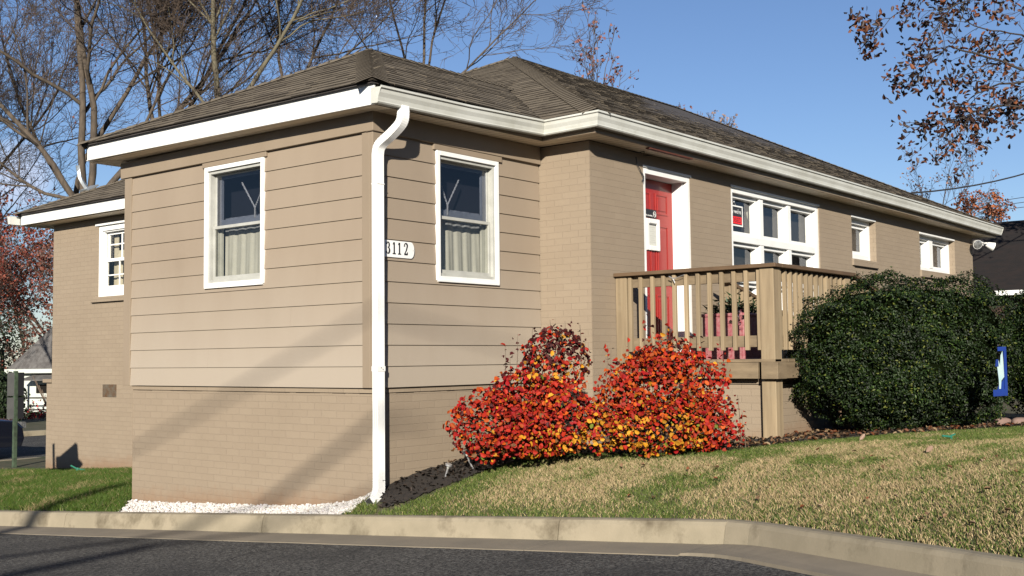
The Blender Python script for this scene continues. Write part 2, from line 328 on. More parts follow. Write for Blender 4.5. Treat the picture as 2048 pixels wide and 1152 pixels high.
# kerb in separate cast lengths
def kerb():
    ys=np.concatenate([np.arange(13.7,-3.2,-.25),np.arange(-3.25,-6.6,-.1),np.arange(-6.8,-12,-.4)])
    joints=[]
    prof=[(0,-.25),(0,0.0),(.10,.004),(.125,-.004),(.142,-.028),(.165,-.15),(.17,-.25)]
    pan=[(.167,-.25),(.167,-.148),(.45,-.152),(.60,-.158),(.60,-.25)]
    P=np.stack([xk(ys),ys],1)
    T=np.gradient(P,axis=0); T/=np.linalg.norm(T,axis=1)[:,None]; Nn=np.stack([T[:,1],-T[:,0]],1); Nn*=np.sign(-Nn[:,0:1])
    cum=np.concatenate([[0],np.cumsum(np.linalg.norm(np.diff(P,axis=0),axis=1))])
    # joint positions seen in the photo
    def s_at(y): return np.interp(-y,-ys,cum)
    js=[s_at(v) for v in (9.9,6.9,3.9,.93,-2.2,-3.58,-6.5)]
    b=MB(); b2=MB(); seg=[0]+js+[cum[-1]]
    for a0,a1 in zip(seg[:-1],seg[1:]):
        a0+=.004;a1-=.004; n=max(2,int((a1-a0)/.12)); ss=np.linspace(a0,a1,n)
        for bb,pr in ((b,prof),(b2,pan)):
            vs=[]
            for s_ in ss:
                p=np.array([np.interp(s_,cum,P[:,0]),np.interp(s_,cum,P[:,1])]); nn=np.array([np.interp(s_,cum,Nn[:,0]),np.interp(s_,cum,Nn[:,1])]); nn/=np.linalg.norm(nn)
                z=float(zk(p[1])); j=.004*math.sin(s_*3.1)+.003*math.sin(s_*7.7)
                for o,h in pr:
                    fy=min(1,max(0,(-3.35-p[1])/.9)); fy=fy*fy*(3-2*fy); o2=o*(1-.27*fy) if pr is pan else o; h=h+(.028*fy if (pr is pan and 0<o<.2 and h>-.2) else 0)
                    vs.append((p[0]+nn[0]*(o2+j*(o>0)),p[1]+nn[1]*(o2+j*(o>0)),z+h))
            k=len(pr); fs=[(i*k+q,i*k+q+1,(i+1)*k+q+1,(i+1)*k+q) for i in range(n-1) for q in range(k-1)]
            fs+=[tuple(range(k)),tuple(range((n-1)*k,n*k))[::-1]]; bb.add(vs,fs)
    tag(b.build('kerb','kerb',fix=True),kind='structure'); tag(b2.build('gutter_pan','pan',fix=True),kind='structure')
kerb()
# ---------------------------------------------------------------- house
H=thing('brick_house',(0,0,-1),'low tan painted brick house with siding clad front room and brown shingle hip roof','house')
class Wall:      # frame on a wall: u runs along it, d is depth outwards
    def __init__(s,ax,c): s.ax=ax;s.c=c
    def P(s,u,z,d=0): return (s.c-d,u,z) if s.ax=='X' else (u,s.c-d,z)
    def box(s,mb,u0,u1,z0,z1,d0,d1,**k): mb.box(s.P(u0,z0,d0),s.P(u1,z1,d1),**k)
A=Wall('X',0.);B=Wall('Y',0.);C=Wall('X',2.4);Dw=Wall('Y',-.66)
def wall_cells(mb,W,u0,u1,z0,z1,th,holes,d=0):
    us=sorted({u0,u1}|{h[0] for h in holes}|{h[1] for h in holes}); zs=sorted({z0,z1}|{h[2] for h in holes}|{h[3] for h in holes})
    us=[u for u in us if u0<=u<=u1]; zs=[z for z in zs if z0<=z<=z1]
    nu,nz=len(us),len(zs)
    solid=[[not any(h[0]<(us[i]+us[i+1])/2<h[1] and h[2]<(zs[j]+zs[j+1])/2<h[3] for h in holes) for j in range(nz-1)] for i in range(nu-1)]
    for i in range(nu-1):
        for j in range(nz-1):
            if not solid[i][j]: continue
            a,b_,c,e=us[i],us[i+1],zs[j],zs[j+1]
            mb.quad(W.P(a,c,d),W.P(b_,c,d),W.P(b_,e,d),W.P(a,e,d)); mb.quad(W.P(a,c,d-th),W.P(a,e,d-th),W.P(b_,e,d-th),W.P(b_,c,d-th))
            for (ii,jj,q) in ((i-1,j,(a,c,a,e)),(i+1,j,(b_,c,b_,e)),(i,j-1,(a,c,b_,c)),(i,j+1,(a,e,b_,e))):
                if ii<0 or jj<0 or ii>=nu-1 or jj>=nz-1 or not solid[ii][jj]:
                    mb.quad(W.P(q[0],q[1],d),W.P(q[2],q[3],d),W.P(q[2],q[3],d-th),W.P(q[0],q[1],d-th))
S=.19
HA=(1.50,2.45,1.0,2.232); HB=(.797,1.705,.987,2.222)
# lapped siding, real overlapping boards
def siding(W,u0,u1,hole,name):
    mb=MB(); 
    for k in range(12):
        z0=k*S; z1=min((k+1)*S+.02,2.30); ez=(k+1)*S
        t0,t1=.018,.0045
        def seg(a,b_,lo,hi):
            f=lambda z:t0+(t1-t0)*(z-z0)/(S+.02)
            P=W.P
            vs=[P(a,lo,f(lo)),P(b_,lo,f(lo)),P(b_,hi,f(hi)),P(a,hi,f(hi)),P(a,lo,-.03),P(b_,lo,-.03),P(b_,hi,-.03),P(a,hi,-.03)]
            mb.add(vs,[(0,1,2,3),(0,4,5,1),(2,6,7,3),(0,3,7,4),(1,5,6,2)])
        if hole and hole[3]+.05>z0 and hole[2]<z1:
            seg(u0,hole[0],z0,z1); seg(hole[1],u1,z0,z1)
            if hole[2]-.001>z0: seg(hole[0],hole[1],z0,min(z1,hole[2]))
        elif k in (1,3): j=u0+(u1-u0)*(.62 if k==1 else .27); seg(u0,j-.0009,z0,z1); seg(j+.0009,u1,z0,z1)
        else: seg(u0,u1,z0,z1)
    return mb.build('siding_wall','siding',H,fix=True)
siding(A,.118,3.80,HA,'A'); siding(B,.10,2.388,HB,'B')
mb=MB()   # wooden trim: corner boards, friezes, window heads
A.box(mb,.022,.118,0,2.285,-.02,.026); A.box(mb,3.80,3.93,0,2.285,-.02,.026)
B.box(mb,-.026,.098,0,2.285,-.02,.026)
A.box(mb,-.045,3.985,2.285,2.462,-.05,.045); B.box(mb,-.043,2.385,2.281,2.462,-.05,.043)
A.box(mb,1.46,2.49,2.234,2.2835,.0,.034); B.box(mb,.76,1.76,2.224,2.279,.0,.034)
mb.build('corner_trim','trim',H,bevel=.003,fix=True)
# brick walls
mb=MB()
wall_cells(mb,A,.026,3.80,-1.9,-.052,.2,[],-.022); wall_cells(mb,A,.014,3.81,-.046,-.004,.2,[],-.010)
wall_cells(mb,B,.026,2.39,-1.6,-.052,.2,[],-.022); wall_cells(mb,B,.014,2.39,-.046,-.004,.2,[],-.010)
HC=(7.60,8.57,1.255,2.362)
HD=[(3.405,4.40,.0,2.325),(5.38,7.93,.72,2.345),(9.06,9.99,1.665,2.31),(11.89,13.66,1.65,2.285)]
wall_cells(mb,C,-.657,9.88,-2.2,2.46,.2,[HC])
wall_cells(mb,Dw,2.404,14.66,-1.3,2.46,.2,HD)
mb.quad((14.66,-.66,-1.3),(14.66,9.88,-1.3),(14.66,9.88,2.46),(14.66,-.66,2.46)); mb.quad((2.4,9.88,-1.9),(14.66,9.88,-1.9),(14.66,9.88,2.46),(2.4,9.88,2.46))
mb.quad((.02,3.80,-1.9),(2.4,3.80,-1.9),(2.4,3.80,-.004),(.02,3.80,-.004)); mb.quad((.0,3.93,0),(2.4,3.93,0),(2.4,3.93,2.46),(.0,3.93,2.46))
mb.build('brick_wall','brick',H,fix=False)
# open dark joint below the header course, wandering as old mortar does
for W,u0,u1 in ((A,.05,3.79),(B,.03,2.38)):
    mb=MB(); u=u0
    while u<u1:
        w=rng.uniform(.08,.3); e=min(u+w,u1); z=-.049+rng.uniform(-.002,.002); W.box(mb,u,e,z-rng.uniform(.002,.004),z+.0035,-.05,-.0185); u=e
    mb.build('mortar_gap','dark',H)
for u0,u1,z in ((9.11,9.98,1.548),(11.95,13.5,1.52)): mb=MB(); Dw.box(mb,u0,u1,z,z+.012,-.01,.0315); mb.build('mortar_gap','dark',H)
mb=MB(); C.box(mb,7.62,8.70,1.166,1.172,-.01,.033); mb.build('mortar_gap','dark',H)
pass
for W_,q in ((Dw,(9.04,10.0,1.561,1.66)),(Dw,(11.87,13.68,1.533,1.645)),(C,(7.6,8.69,1.173,1.251)),(Dw,(5.36,7.95,.62,.716))):
    mb=MB(); W_.box(mb,*q,-.05,.03); mb.build('brick_sill','brick',H,bevel=.004)
mb=MB()   # pier past the far corner
mb.box((2.42,9.885,-2.2),(2.8,10.07,-.06)); mb.build('brick_pier','brick',H); mb=MB(); mb.box((2.38,9.884,-.058),(2.84,10.13,.0)); mb.build('pier_cap','trim',H,bevel=.006)
# inside surfaces keep rooms closed
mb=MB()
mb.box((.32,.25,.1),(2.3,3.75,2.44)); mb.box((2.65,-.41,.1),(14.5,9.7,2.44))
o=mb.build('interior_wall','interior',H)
# soffits, fascia, gutter
OV=.26
mb=MB()
def sof(*q): mb.quad(*q)
zs=2.466
mb.quad((-OV,-OV,zs-.02),(2.14,-OV,zs),(2.14,0.02,zs+.004),(-OV,.02,zs-.01))
mb.quad((-OV,.02,zs-.01),(0.02,.02,zs-.01),(.02,4.2,zs+.02),(-OV,4.2,zs+.02)); mb.quad((-.1,3.9,zs+.015),(2.4,3.9,zs+.01),(2.4,4.3,zs+.01),(-.26,4.3,zs+.015))
mb.quad((2.14,-.92,zs+.002),(15.2,-.92,zs-.03),(15.2,-.66,zs-.03),(2.14,-.66,zs+.002)); mb.quad((2.14,-.66,zs+.002),(2.40,-.66,zs+.002),(2.40,.02,zs+.004),(2.14,.02,zs+.004))
mb.quad((2.14,3.9,zs+.004),(2.42,3.9,zs+.004),(2.42,10.4,zs+.004),(2.14,10.4,zs+.004)); mb.quad((14.6,-.66,zs-.03),(15.2,-.66,zs-.03),(15.2,10.4,zs),(14.6,10.4,zs)); mb.quad((2.14,9.8,zs+.004),(15.2,9.8,zs),(15.2,10.4,zs),(2.14,10.4,zs+.004))
mb.build('soffit','soffit',H)
mb=MB(); mb.box((3.15,-.915,zs-.016),(4.05,-.86,zs-.005)); o=mb.build('soffit_board',mat('bare_red_primer',(.10,.028,.018),(.08,.024,.016),8,.8),H); o['label']='rust red bare board under the eave'
def fas(p,q,zt0,zt1,zb0,zb1,nrm):
    p=np.array(p);q=np.array(q);n=np.array(nrm)*.022
    vs=[(p[0],p[1],zb0),(q[0],q[1],zb1),(q[0],q[1],zt1),(p[0],p[1],zt0)]; vs=[np.array(v) for v in vs]
    b.prism(vs,(n[0],n[1],0))
b=MB()
fas((-OV,-OV-.02),(-OV,4.33),2.635,2.672,2.444,2.506,(1,0)); 

fas((2.14,4.2),(2.14,10.46),2.652,2.654,2.483,2.491,(1,0)); fas((15.25,-.92),(15.25,10.46),2.62,2.65,2.42,2.49,(-1,0)); fas((2.14,10.46),(15.25,10.46),2.65,2.65,2.49,2.49,(0,-1)); fas((-OV,4.33),(2.3,4.33),2.67,2.66,2.5,2.49,(0,-1))
b.build('fascia','fascia',H,bevel=.002,fix=True)
b=MB(); fas((-OV+.003,-OV),(2.14,-OV),2.63,2.66,2.448,2.470,(0,1)); fas((2.14,-OV+.02),(2.14,-.92),2.655,2.66,2.468,2.470,(1,0)); fas((2.139,-.921),(15.25,-.921),2.66,2.625,2.468,2.425,(0,1))
o=b.build('fascia','trim',H,bevel=.002,fix=True); o['label']='tan fascia behind the front gutter'
def sweep(path,prof,flip=1):
    """path: list of (x,y,z); prof: closed loop (o,h); o outward to the right of travel; mitred corners"""
    P=[np.array(p,float) for p in path]; vs=[];k=len(prof)
    for i,p in enumerate(P):
        d0=(P[i]-P[i-1])[:2] if i else None; d1=(P[i+1]-P[i])[:2] if i<len(P)-1 else None
        ns=[np.array([d[1],-d[0]])/np.linalg.norm(d) for d in (d0,d1) if d is not None]
        n=sum(ns); n=n/np.linalg.norm(n); n=n/ (n@ns[0])
        for o,h in prof: vs.append((p[0]+n[0]*o*flip,p[1]+n[1]*o*flip,p[2]+h))
    fs=[(i*k+q,i*k+(q+1)%k,(i+1)*k+(q+1)%k,(i+1)*k+q) for i in range(len(P)-1) for q in range(k)]
    fs+=[tuple(range(k)),tuple(range((len(P)-1)*k,len(P)*k))[::-1]]
    return vs,fs
GP=[(0.002,0),(0.002,-.135),(.078,-.14),(.088,-.128),(.086,-.118),(.092,-.085),(.108,-.05),(.113,-.022),(.117,-.016),(.130,-.012),(.131,.006),(.122,.008),(.118,-.004),(.108,-.012),(.100,-.05),(.084,-.085),(.074,-.128),(.008,-.128),(.008,0)]
b=MB()
vs,fs=sweep([(-.275,-OV-.001,2.585),(.9,-OV-.001,2.605),(2.138,-OV-.001,2.643),(2.138,-.922,2.65),(6,-.922,2.652),(11,-.922,2.637),(15.3,-.922,2.60)],GP); b.add(vs,fs)
b.prism([(-.276,-OV-.002,2.587),(-.276,-OV-.002,2.452),(-.276,-.34,2.447),(-.276,-.352,2.50),(-.276,-.39,2.58)],(.004,0,0))
b.prism([(15.3,-.924,2.602),(15.3,-.924,2.467),(15.3,-1.0,2.462),(15.3,-1.02,2.51),(15.3,-1.052,2.60)],(.004,0,0))
b.build('gutter','gutter',H,fix=True)
b=MB(); vs,fs=sweep([(15.2,10.465,2.64),(1.98,10.465,2.63)],[(a,c) for a,c in GP]); b.add(vs,fs)
b.prism([(1.98,10.47,2.63),(1.98,10.47,2.495),(1.98,10.55,2.49),(1.98,10.59,2.63)],(.004,0,0)); b.build('gutter','gutter',H,fix=True)
# downspout with rectangular corrugated section, elbows
def downspout():
    b=MB()
    # centre line (x,y,z); section 80 (x) by 62 (y)
    pts=[(.055,-.325,2.47),(.055,-.325,2.40),(.053,-.315,2.345),(.045,-.285,2.30),(.02,-.20,2.225),(-.002,-.125,2.17),(-.012,-.088,2.125),(-.015,-.075,2.06)]
    dn=[(-.015,-.075,z) for z in (1.8,1.79,.9,.2,.195,-.2,-.62,-.80)]
    bot=[(-.018,-.078,-.86),(-.034,-.083,-.91),(-.068,-.09,-.950),(-.115,-.098,-.972),(-.150,-.104,-.984)]
    def smooth(P,m=3):
        P=[np.array(p,float) for p in P]; out=[]
        for i in range(len(P)-1):
            p0=P[max(i-1,0)];p1=P[i];p2=P[i+1];p3=P[min(i+2,len(P)-1)]
            for k in range(m): t=k/m; out.append(.5*((2*p1)+(-p0+p2)*t+(2*p0-5*p1+4*p2-p3)*t*t+(-p0+3*p1-3*p2+p3)*t**3))
        return out+[P[-1]]
    A_=smooth(pts); Z_=smooth([dn[-1]]+bot)[1:]; i_bot=len(A_)+len(dn)-1
    path=[np.array(p,float) for p in A_+dn+Z_]
    n=len(path); hx,hy=.043,.034
    # section direction: wide axis stays along x except at the shoe
    prof=[]
    for s_ in np.linspace(-1,1,13): prof.append((s_*hx,-hy-(.0025 if int((s_+1)*6.01)%2 else 0)))
    for s_ in np.linspace(-1,1,7)[1:]: prof.append((hx+(.0025 if int((s_+1)*3.01)%2 else 0),s_*hy))
    for s_ in np.linspace(1,-1,13)[1:]: prof.append((s_*hx,hy))
    for s_ in np.linspace(1,-1,7)[1:-1]: prof.append((-hx-(.0025 if int((s_+1)*3.01)%2 else 0),s_*hy))
    k=len(prof); vs=[]
    for i,p in enumerate(path):
        t=path[min(i+1,n-1)]-path[max(i-1,0)]; t=t/np.linalg.norm(t)
        ax=np.array([1,0,0.])-t*t[0]; ax/=np.linalg.norm(ax); ay=np.cross(t,ax); ay=-ay if ay[1]<0 else ay
        sc_=1.0
        for a,c in prof: vs.append(p+ax*a*sc_+ay*c*sc_)
    fs=[(i*k+q,i*k+(q+1)%k,(i+1)*k+(q+1)%k,(i+1)*k+q) for i in range(n-1) for q in range(k)]+[tuple(range(k))]
    b.add(vs,fs)
    # crimp folds at the elbows
    for i,seg in ((2,len(A_)-3),(i_bot,len(path)-3)):
        for j in range(i,seg):
            for tt in (0,):
                p=path[j]*(1-tt)+path[j+1]*tt; t=path[j+1]-path[j]; t/=np.linalg.norm(t)
                ax=np.array([1,0,0.])-t*t[0]; ax/=np.linalg.norm(ax); ay=np.cross(t,ax)
                b.obox(p,ax*(hx+.0014),ay*(hy+.0014),t*.003)
    # straps and collars
    for z in (1.80,.17): b.box((-.015-hx-.0035,-.075-hy-.005,z-.022),(-.015+hx+.0035,-.075+hy+.004,z+.022)) if z<1 else b.box((-.015-hx-.003,-.075-hy-.005,z-.004),(-.015+hx+.003,-.075+hy+.003,z+.004))
    o=b.build('downspout','fascia',H,fix=True); o['label']='white corrugated downspout at the front corner'
    for x,z in ((-.02,.178),(.0,.165),(-.005,-.80),(.018,-.80)): s_=MB(); s_.box((x-.003,-.075-hy-.009,z-.003),(x+.003,-.075-hy-.004,z+.003)); s_.build('screw','black',o)
    # dark mouth of the shoe
    e=path[-1]; t=path[-1]-path[-2]; t/=np.linalg.norm(t); ax=np.array([1,0,0.])-t*t[0]; ax/=np.linalg.norm(ax); ay=np.cross(t,ax)
    q=MB(); q.obox(e+t*.0006,ax*(hx-.003),ay*(hy-.003),t*.0004); q.build('spout_opening','signgrey',o)
downspout()
# ---------------------------------------------------------------- roof shingles
SH=[(.150,.125,.091),(.142,.118,.086),(.160,.133,.097),(.130,.108,.078),(.136,.113,.082),(.112,.092,.067)]
def shingles(b,P00,P10,P01,P11,ex=.152):
    P00,P10,P01,P11=[np.array(p,float) for p in (P00,P10,P01,P11)]
    u=(P10-P00); Lu=np.linalg.norm(u); u/=Lu
    m0=(P00+P10)/2; m1=(P01+P11)/2; up=m1-m0; up-=u*(up@u); H_=np.linalg.norm(up); up/=H_
    nn=np.cross(u,up); nn*=np.sign(nn[2])
    uR=[0,Lu]; a0=0.;b0=Lu; a1=(P01-P00)@u; b1=(P11-P00)@u
    n=int(H_/ex); ex=H_/n
    lf=lambda s:a0+(a1-a0)*s/H_; rf=lambda s:b0+(b1-b0)*s/H_
    for i in range(n):
        s0=i*ex-(.02 if i==0 else 0); s1=(i+1)*ex+.02; x=lf(max(s0,0))-rng.uniform(0,.3); end=rf(max(s0,0)); lo=lf(max(s0,0))
        while x<end:
            w=rng.uniform(.10,.33); x2=x+w
            A0=max(x,lf(s0));A1=min(x2,rf(s0));B0=max(x,lf(s1));B1=min(x2,rf(s1))
            if A1>A0+.004 or B1>B0+.004:
                A1=max(A1,A0);B1=max(B1,B0)
                t=rng.choice((.004,.006,.009)); j=s0+rng.uniform(-.004,.004)
                c=rng.choice(SH); k=rng.uniform(.92,1.06); c=(c[0]*k,c[1]*k,c[2]*k)
                q=lambda a,s_,h:P00+u*a+up*s_+nn*h
                vs=[q(A0,j,t+.004),q(A1,j,t+.004),q(B1,s1,.002),q(B0,s1,.002),q(A0,j,-.001),q(A1,j,-.001),q(B1,s1,-.004),q(B0,s1,-.004)]
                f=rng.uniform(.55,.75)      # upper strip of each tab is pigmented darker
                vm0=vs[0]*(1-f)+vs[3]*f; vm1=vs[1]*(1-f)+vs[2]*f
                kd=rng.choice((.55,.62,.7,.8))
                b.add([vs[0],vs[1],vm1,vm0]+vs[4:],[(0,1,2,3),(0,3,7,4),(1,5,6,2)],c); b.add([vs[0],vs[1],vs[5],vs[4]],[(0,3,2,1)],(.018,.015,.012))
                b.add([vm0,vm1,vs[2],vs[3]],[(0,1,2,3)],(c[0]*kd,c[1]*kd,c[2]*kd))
            x=x2
def hipcap(b,P,Q,n1,n2,w=.145,ex=.14):
    P,Q=np.array(P,float),np.array(Q,float); h=Q-P; Ln=np.linalg.norm(h); h/=Ln
    def side(nm,sg):
        s_=np.cross(nm,h); s_/=np.linalg.norm(s_); return s_*sg
    n1=np.array(n1)/np.linalg.norm(n1); n2=np.array(n2)/np.linalg.norm(n2)
    mid=n1+n2; mid/=np.linalg.norm(mid)
    s1=side(n1,1); s2=side(n2,1)
    if s1@n2>0: s1=-s1
    if s2@n1>0: s2=-s2
    n=int(Ln/ex)
    for i in range(n+1):
        a=P+h*(i*ex-.02); c=P+h*min((i+1)*ex+.03,Ln+.05); t=.020
        col=rng.choice(SH[:3]); k=rng.uniform(.9,1.1); col=(col[0]*k,col[1]*k,col[2]*k)
        up0=mid*(t+.010); up1=mid*(t-.002)
        r0=[a+s1*w+n1*(t),a+s1*w*.45+n1*(t+.006),a+up0,a+s2*w*.45+n2*(t+.006),a+s2*w+n2*t]
        r1=[c+s1*w+n1*(t-.008),c+s1*w*.45+n1*(t-.004),c+up1,c+s2*w*.45+n2*(t-.004),c+s2*w+n2*(t-.008)]
        r2=[p-mid*.004 for p in r0]
        rm=[p_*.42+q_*.58 for p_,q_ in zip(r0,r1)]
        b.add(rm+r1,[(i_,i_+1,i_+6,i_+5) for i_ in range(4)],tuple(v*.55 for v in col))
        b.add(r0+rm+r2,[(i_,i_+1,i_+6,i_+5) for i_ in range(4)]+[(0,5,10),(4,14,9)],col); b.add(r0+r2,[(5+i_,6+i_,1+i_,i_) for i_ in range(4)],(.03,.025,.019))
def nrm(p,q,r):
    n=np.cross(np.array(q)-np.array(p),np.array(r)-np.array(p)); n=n/np.linalg.norm(n); return n*np.sign(n[2])
E0=(-.295,-.30,2.648);E1=(-.295,4.37,2.69);AP=(1.87,2.02,3.77);EV=(2.10,-.30,2.672);RV=(4.32,2.02,3.79);EB=(2.1,4.37,2.68)
M0=(2.10,-.965,2.675);M1=(2.10,10.49,2.675);MA=(7.72,4.62,5.33);M2=(15.29,-.965,2.635);MB_=(13.0,4.62,5.36);M3=(15.29,10.49,2.66)
planes=[(E1,E0,AP,AP),(E0,EV,AP,RV),(EB,E1,RV,AP),(M1,M0,MA,MA),(M0,M2,MA,MB_),(M2,M3,MB_,MB_),(M3,M1,MB_,MA)]
b=MB(); dk=MB()
for q in planes:
    shingles(b,*q)
    pts=[np.array(p) for p in ((q[0],q[1],q[3],q[2]) if q[2]!=q[3] else (q[0],q[1],q[2]))]
    dk.prism([p-np.array([0,0,.004]) for p in pts],(0,0,-.022))
roof=dk.build('roof','roofdeck',H,fix=True)
b.build('shingles','shingle',roof)
nA,nB,nC=nrm(E0,E1,AP),nrm(E0,EV,AP),nrm(EB,E1,AP); mL,mF,mR,mK=nrm(M0,M1,MA),nrm(M0,M2,MA),nrm(M2,M3,MB_),nrm(M1,M3,MA)
for p,q,a,c in ((E0,AP,nA,nB),(E1,AP,nA,nC),(M0,MA,mL,mF),(M1,MA,mL,mK),(M2,MB_,mF,mR),(M3,MB_,mR,mK),(AP,RV,nB,nC),(MA,MB_,mF,mK)): b=MB(); hipcap(b,p,q,a,c); b.build('ridge_cap','shingle',roof)
# ---------------------------------------------------------------- windows
def cloth(W,u0,u1,z0,z1,d,m,waves=9,amp=.012,taper=0,name='curtain',label='',group=None):
    nu,nz=80,14; vs=[];fs=[]; ph=rng.uniform(0,6)
    for j in range(nz+1):
        for i in range(nu+1):
            s_=i/nu;t=j/nz; u=u0+(u1-u0)*(s_*(1-taper*(1-t)*.0)) ; a=amp*(.5+.5*(1-t))
            dd=d+a*math.sin(s_*waves*6.28+ph+.7*math.sin(s_*9+t*1.3))+.4*a*math.sin(s_*waves*14.1+t*2)
            u+=taper*(1-t)*(s_-.5)*(u1-u0)
            vs.append(W.P(u,z0+(z1-z0)*t,dd))
    for j in range(nz):
        for i in range(nu): k=j*(nu+1)+i; fs.append((k,k+1,k+nu+2,k+nu+1))
    b=MB(); b.add(vs,fs); o=b.build(name,m,smooth=True); return tag(o,label,'curtain',group)
def frame(b,W,u0,u1,z0,z1,w,d0,d1,wb=None,wt=None):
    wb=wb or w; wt=wt or w
    W.box(b,u0,u0+w,z0,z1,d0,d1); W.box(b,u1-w,u1,z0,z1,d0,d1); W.box(b,u0+w,u1-w,z0,z0+wb,d0,d1); W.box(b,u0+w,u1-w,z1-wt,z1,d0,d1)
def siding_window(W,h,label,ropec,which):
    u0,u1,z0,z1=h; b=MB()
    frame(b,W,u0,u1,z0,z1,.043,-.02,.036)
    W.box(b,u0+.01,u1-.01,z0-.012,z0+.012,-.0,.042)
    w=b.build('window','white',H,bevel=.003,fix=True); w['label']=label
    s_=MB(); zm=z0+.605
    frame(s_,W,u0+.044,u1-.044,z0+.044,z1-.044,.030,-.10,.012,wb=.03)     # storm track
    s_.build('track','storm',w,bevel=.002)
    s_=MB(); frame(s_,W,u0+.075,u1-.075,z0+.075,zm+.02,.026,-.045,-.022,wb=.035,wt=.03); s_.build('sash','storm',w,bevel=.002)
    s_=MB(); frame(s_,W,u0+.075,u1-.075,zm-.01,z1-.075,.022,-.07,-.048,wb=.03,wt=.02); s_.build('sash','storm',w,bevel=.002)
    s_=MB(); frame(s_,W,u0+.075,u1-.075,z0+.075,z1-.075,.04,-.125,-.10); W.box(s_,u0+.1,u1-.1,zm+.02,zm+.09,-.122,-.098); s_.build('inner_sash','storm',w)
    g=MB(); W.box(g,u0+.098,u1-.098,z0+.106,zm-.008,-.036,-.033); g.build('pane','glass',w)
    g=MB(); W.box(g,u0+.095,u1-.095,zm+.018,z1-.093,-.060,-.057); g.build('pane','screen',w)
    cloth(W,u0+.08,u1-.08,z0+.09,zm+.115,-.165,'curtain',5,.009,label='ivory cafe curtain inside the '+which,group=None)
    vl=MB()
    # rope hanger knotted in a V behind the upper glass
    cu,cz=ropec; r=MB()
    def tw(p,q,rad=.011):
        n=14; pa=[];pb=[]
        p,q=np.array(p),np.array(q)
        for i in range(n+1):
            t=i/n; c=p*(1-t)+q*t; a=t*22
            off=np.array([math.cos(a),math.cos(a),math.sin(a)])*.005*(1+.8*t); pa.append(c+off);pb.append(c-off)
        r.tube(pa,rad*.6,5); r.tube(pb,rad*.6,5)
    sg=1 if W.ax=='X' else -1
    k=W.P(cu,cz,-.10); a=W.P(cu+.25,cz+.28,-.13); c=W.P(cu-.055,cz+.15,-.13)
    if W.ax=='Y': a=W.P(cu+.20,cz+.27,-.13); c=W.P(cu-.072,cz+.22,-.13)
    tw(k,a); tw(k,c); tw(W.P(cu,cz,-.10),W.P(cu-.002,cz-.10,-.10),.016)
    o=r.build('rope_hanger','rope'); tag(o,'knotted V of rope in the '+which,'rope')
siding_window(A,HA,'storm window left of the front corner',(1.796,1.777),'window left of the downspout')
siding_window(B,HB,'storm window right of the front corner',(1.085,1.738),'window right of the downspout')
# tall sash window in the recessed left wall
b=MB(); W=C; u0,u1,z0,z1=HC
frame(b,W,u0,u1,z0,z1,.085,-.09,-.02,wb=.06,wt=.10); frame(b,W,u0+.085,u1-.085,z0+.06,z1-.10,.02,-.10,-.045); W.box(b,u0-.03,u1+.05,z1-.02,z1+.015,-.05,.02)
w=b.build('window','white',H,bevel=.003,fix=True); w['label']='white six light window in the recessed left wall'
s_=MB(); zm=z0+.55
frame(s_,W,u0+.105,u1-.105,z0+.08,zm+.02,.05,-.10,-.062,wb=.085,wt=.04); W.box(s_,u0+.15,u1-.15,z0+.315,z0+.335,-.095,-.07); W.box(s_,(u0+u1)/2-.01,(u0+u1)/2+.01,z0+.16,zm-.02,-.094,-.071); s_.build('sash','white',w,bevel=.002)
s_=MB(); frame(s_,W,u0+.105,u1-.105,zm-.01,z1-.12,.045,-.135,-.104,wt=.04); W.box(s_,u0+.15,u1-.15,zm+.235,zm+.255,-.13,-.108); W.box(s_,(u0+u1)/2-.01,(u0+u1)/2+.01,zm+.02,z1-.16,-.129,-.109); s_.build('sash','white',w,bevel=.002)
g=MB(); W.box(g,u0+.14,u1-.14,z0+.15,zm-.01,-.084,-.081); W.box(g,u0+.14,u1-.14,zm+.02,z1-.15,-.121,-.118); g.build('pane','glass',w)
cloth(C,u0+.15,u1-.22,z0+.12,zm+.16,-.19,'beige',6,.02,label='draped beige curtain in the left wing window')
g=MB(); C.box(g,8.3,8.42,z0+.1,z1-.15,-.2,-.19); tag(g.build('curtain','beige'),'narrow beige curtain edge at the far side of the left wing window','curtain')
# ---- front wall windows
# wide six light window over the porch
b=MB(); W=Dw; u0,u1,z0,z1=HD[1]
frame(b,W,u0,u1,z0,z1,.07,-.12,-.015,wb=.06,wt=.09); W.box(b,u0,u1,z1-.03,z1-.002,-.02,.012)
ms=[u0+.07+(u1-u0-.14)*k/3 for k in (1,2)]
for m_ in ms: W.box(b,m_-.05,m_+.05,z0+.06,z1-.09,-.12,-.035)
zt=[1.20,1.70]
for z in zt:
    W.box(b,u0+.07,u1-.07,z-.045,z+.045,-.121,-.028)
w=b.build('window','white',H,bevel=.004,fix=True); w['label']='wide white window over the porch'
cols_=[(u0+.07,ms[0]-.05),(ms[0]+.05,ms[1]-.05),(ms[1]+.05,u1-.07)]; rows_=[(z0+.06,zt[0]-.045),(zt[0]+.045,zt[1]-.045),(zt[1]+.045,z1-.09)]
for a,c in cols_:
    for e,f_ in rows_:
        s_=MB(); frame(s_,W,a+.002,c-.002,e+.002,f_-.002,.045,-.16,-.075); s_.build('sash','white',w,bevel=.003)
        g=MB(); W.box(g,a+.04,c-.04,e+.04,f_-.04,-.150,-.147); g.build('pane','glass',w)
b=MB(); W=Dw; u0,u1,z0,z1=HD[2]   # small window
frame(b,W,u0,u1,z0,z1,.06,-.20,-.10,wb=.09,wt=.10); W.box(b,u0,u1,z1-.03,z1-.003,-.1,.006)
w=b.build('window','white',H,bevel=.003,fix=True); w['label']='small white window'
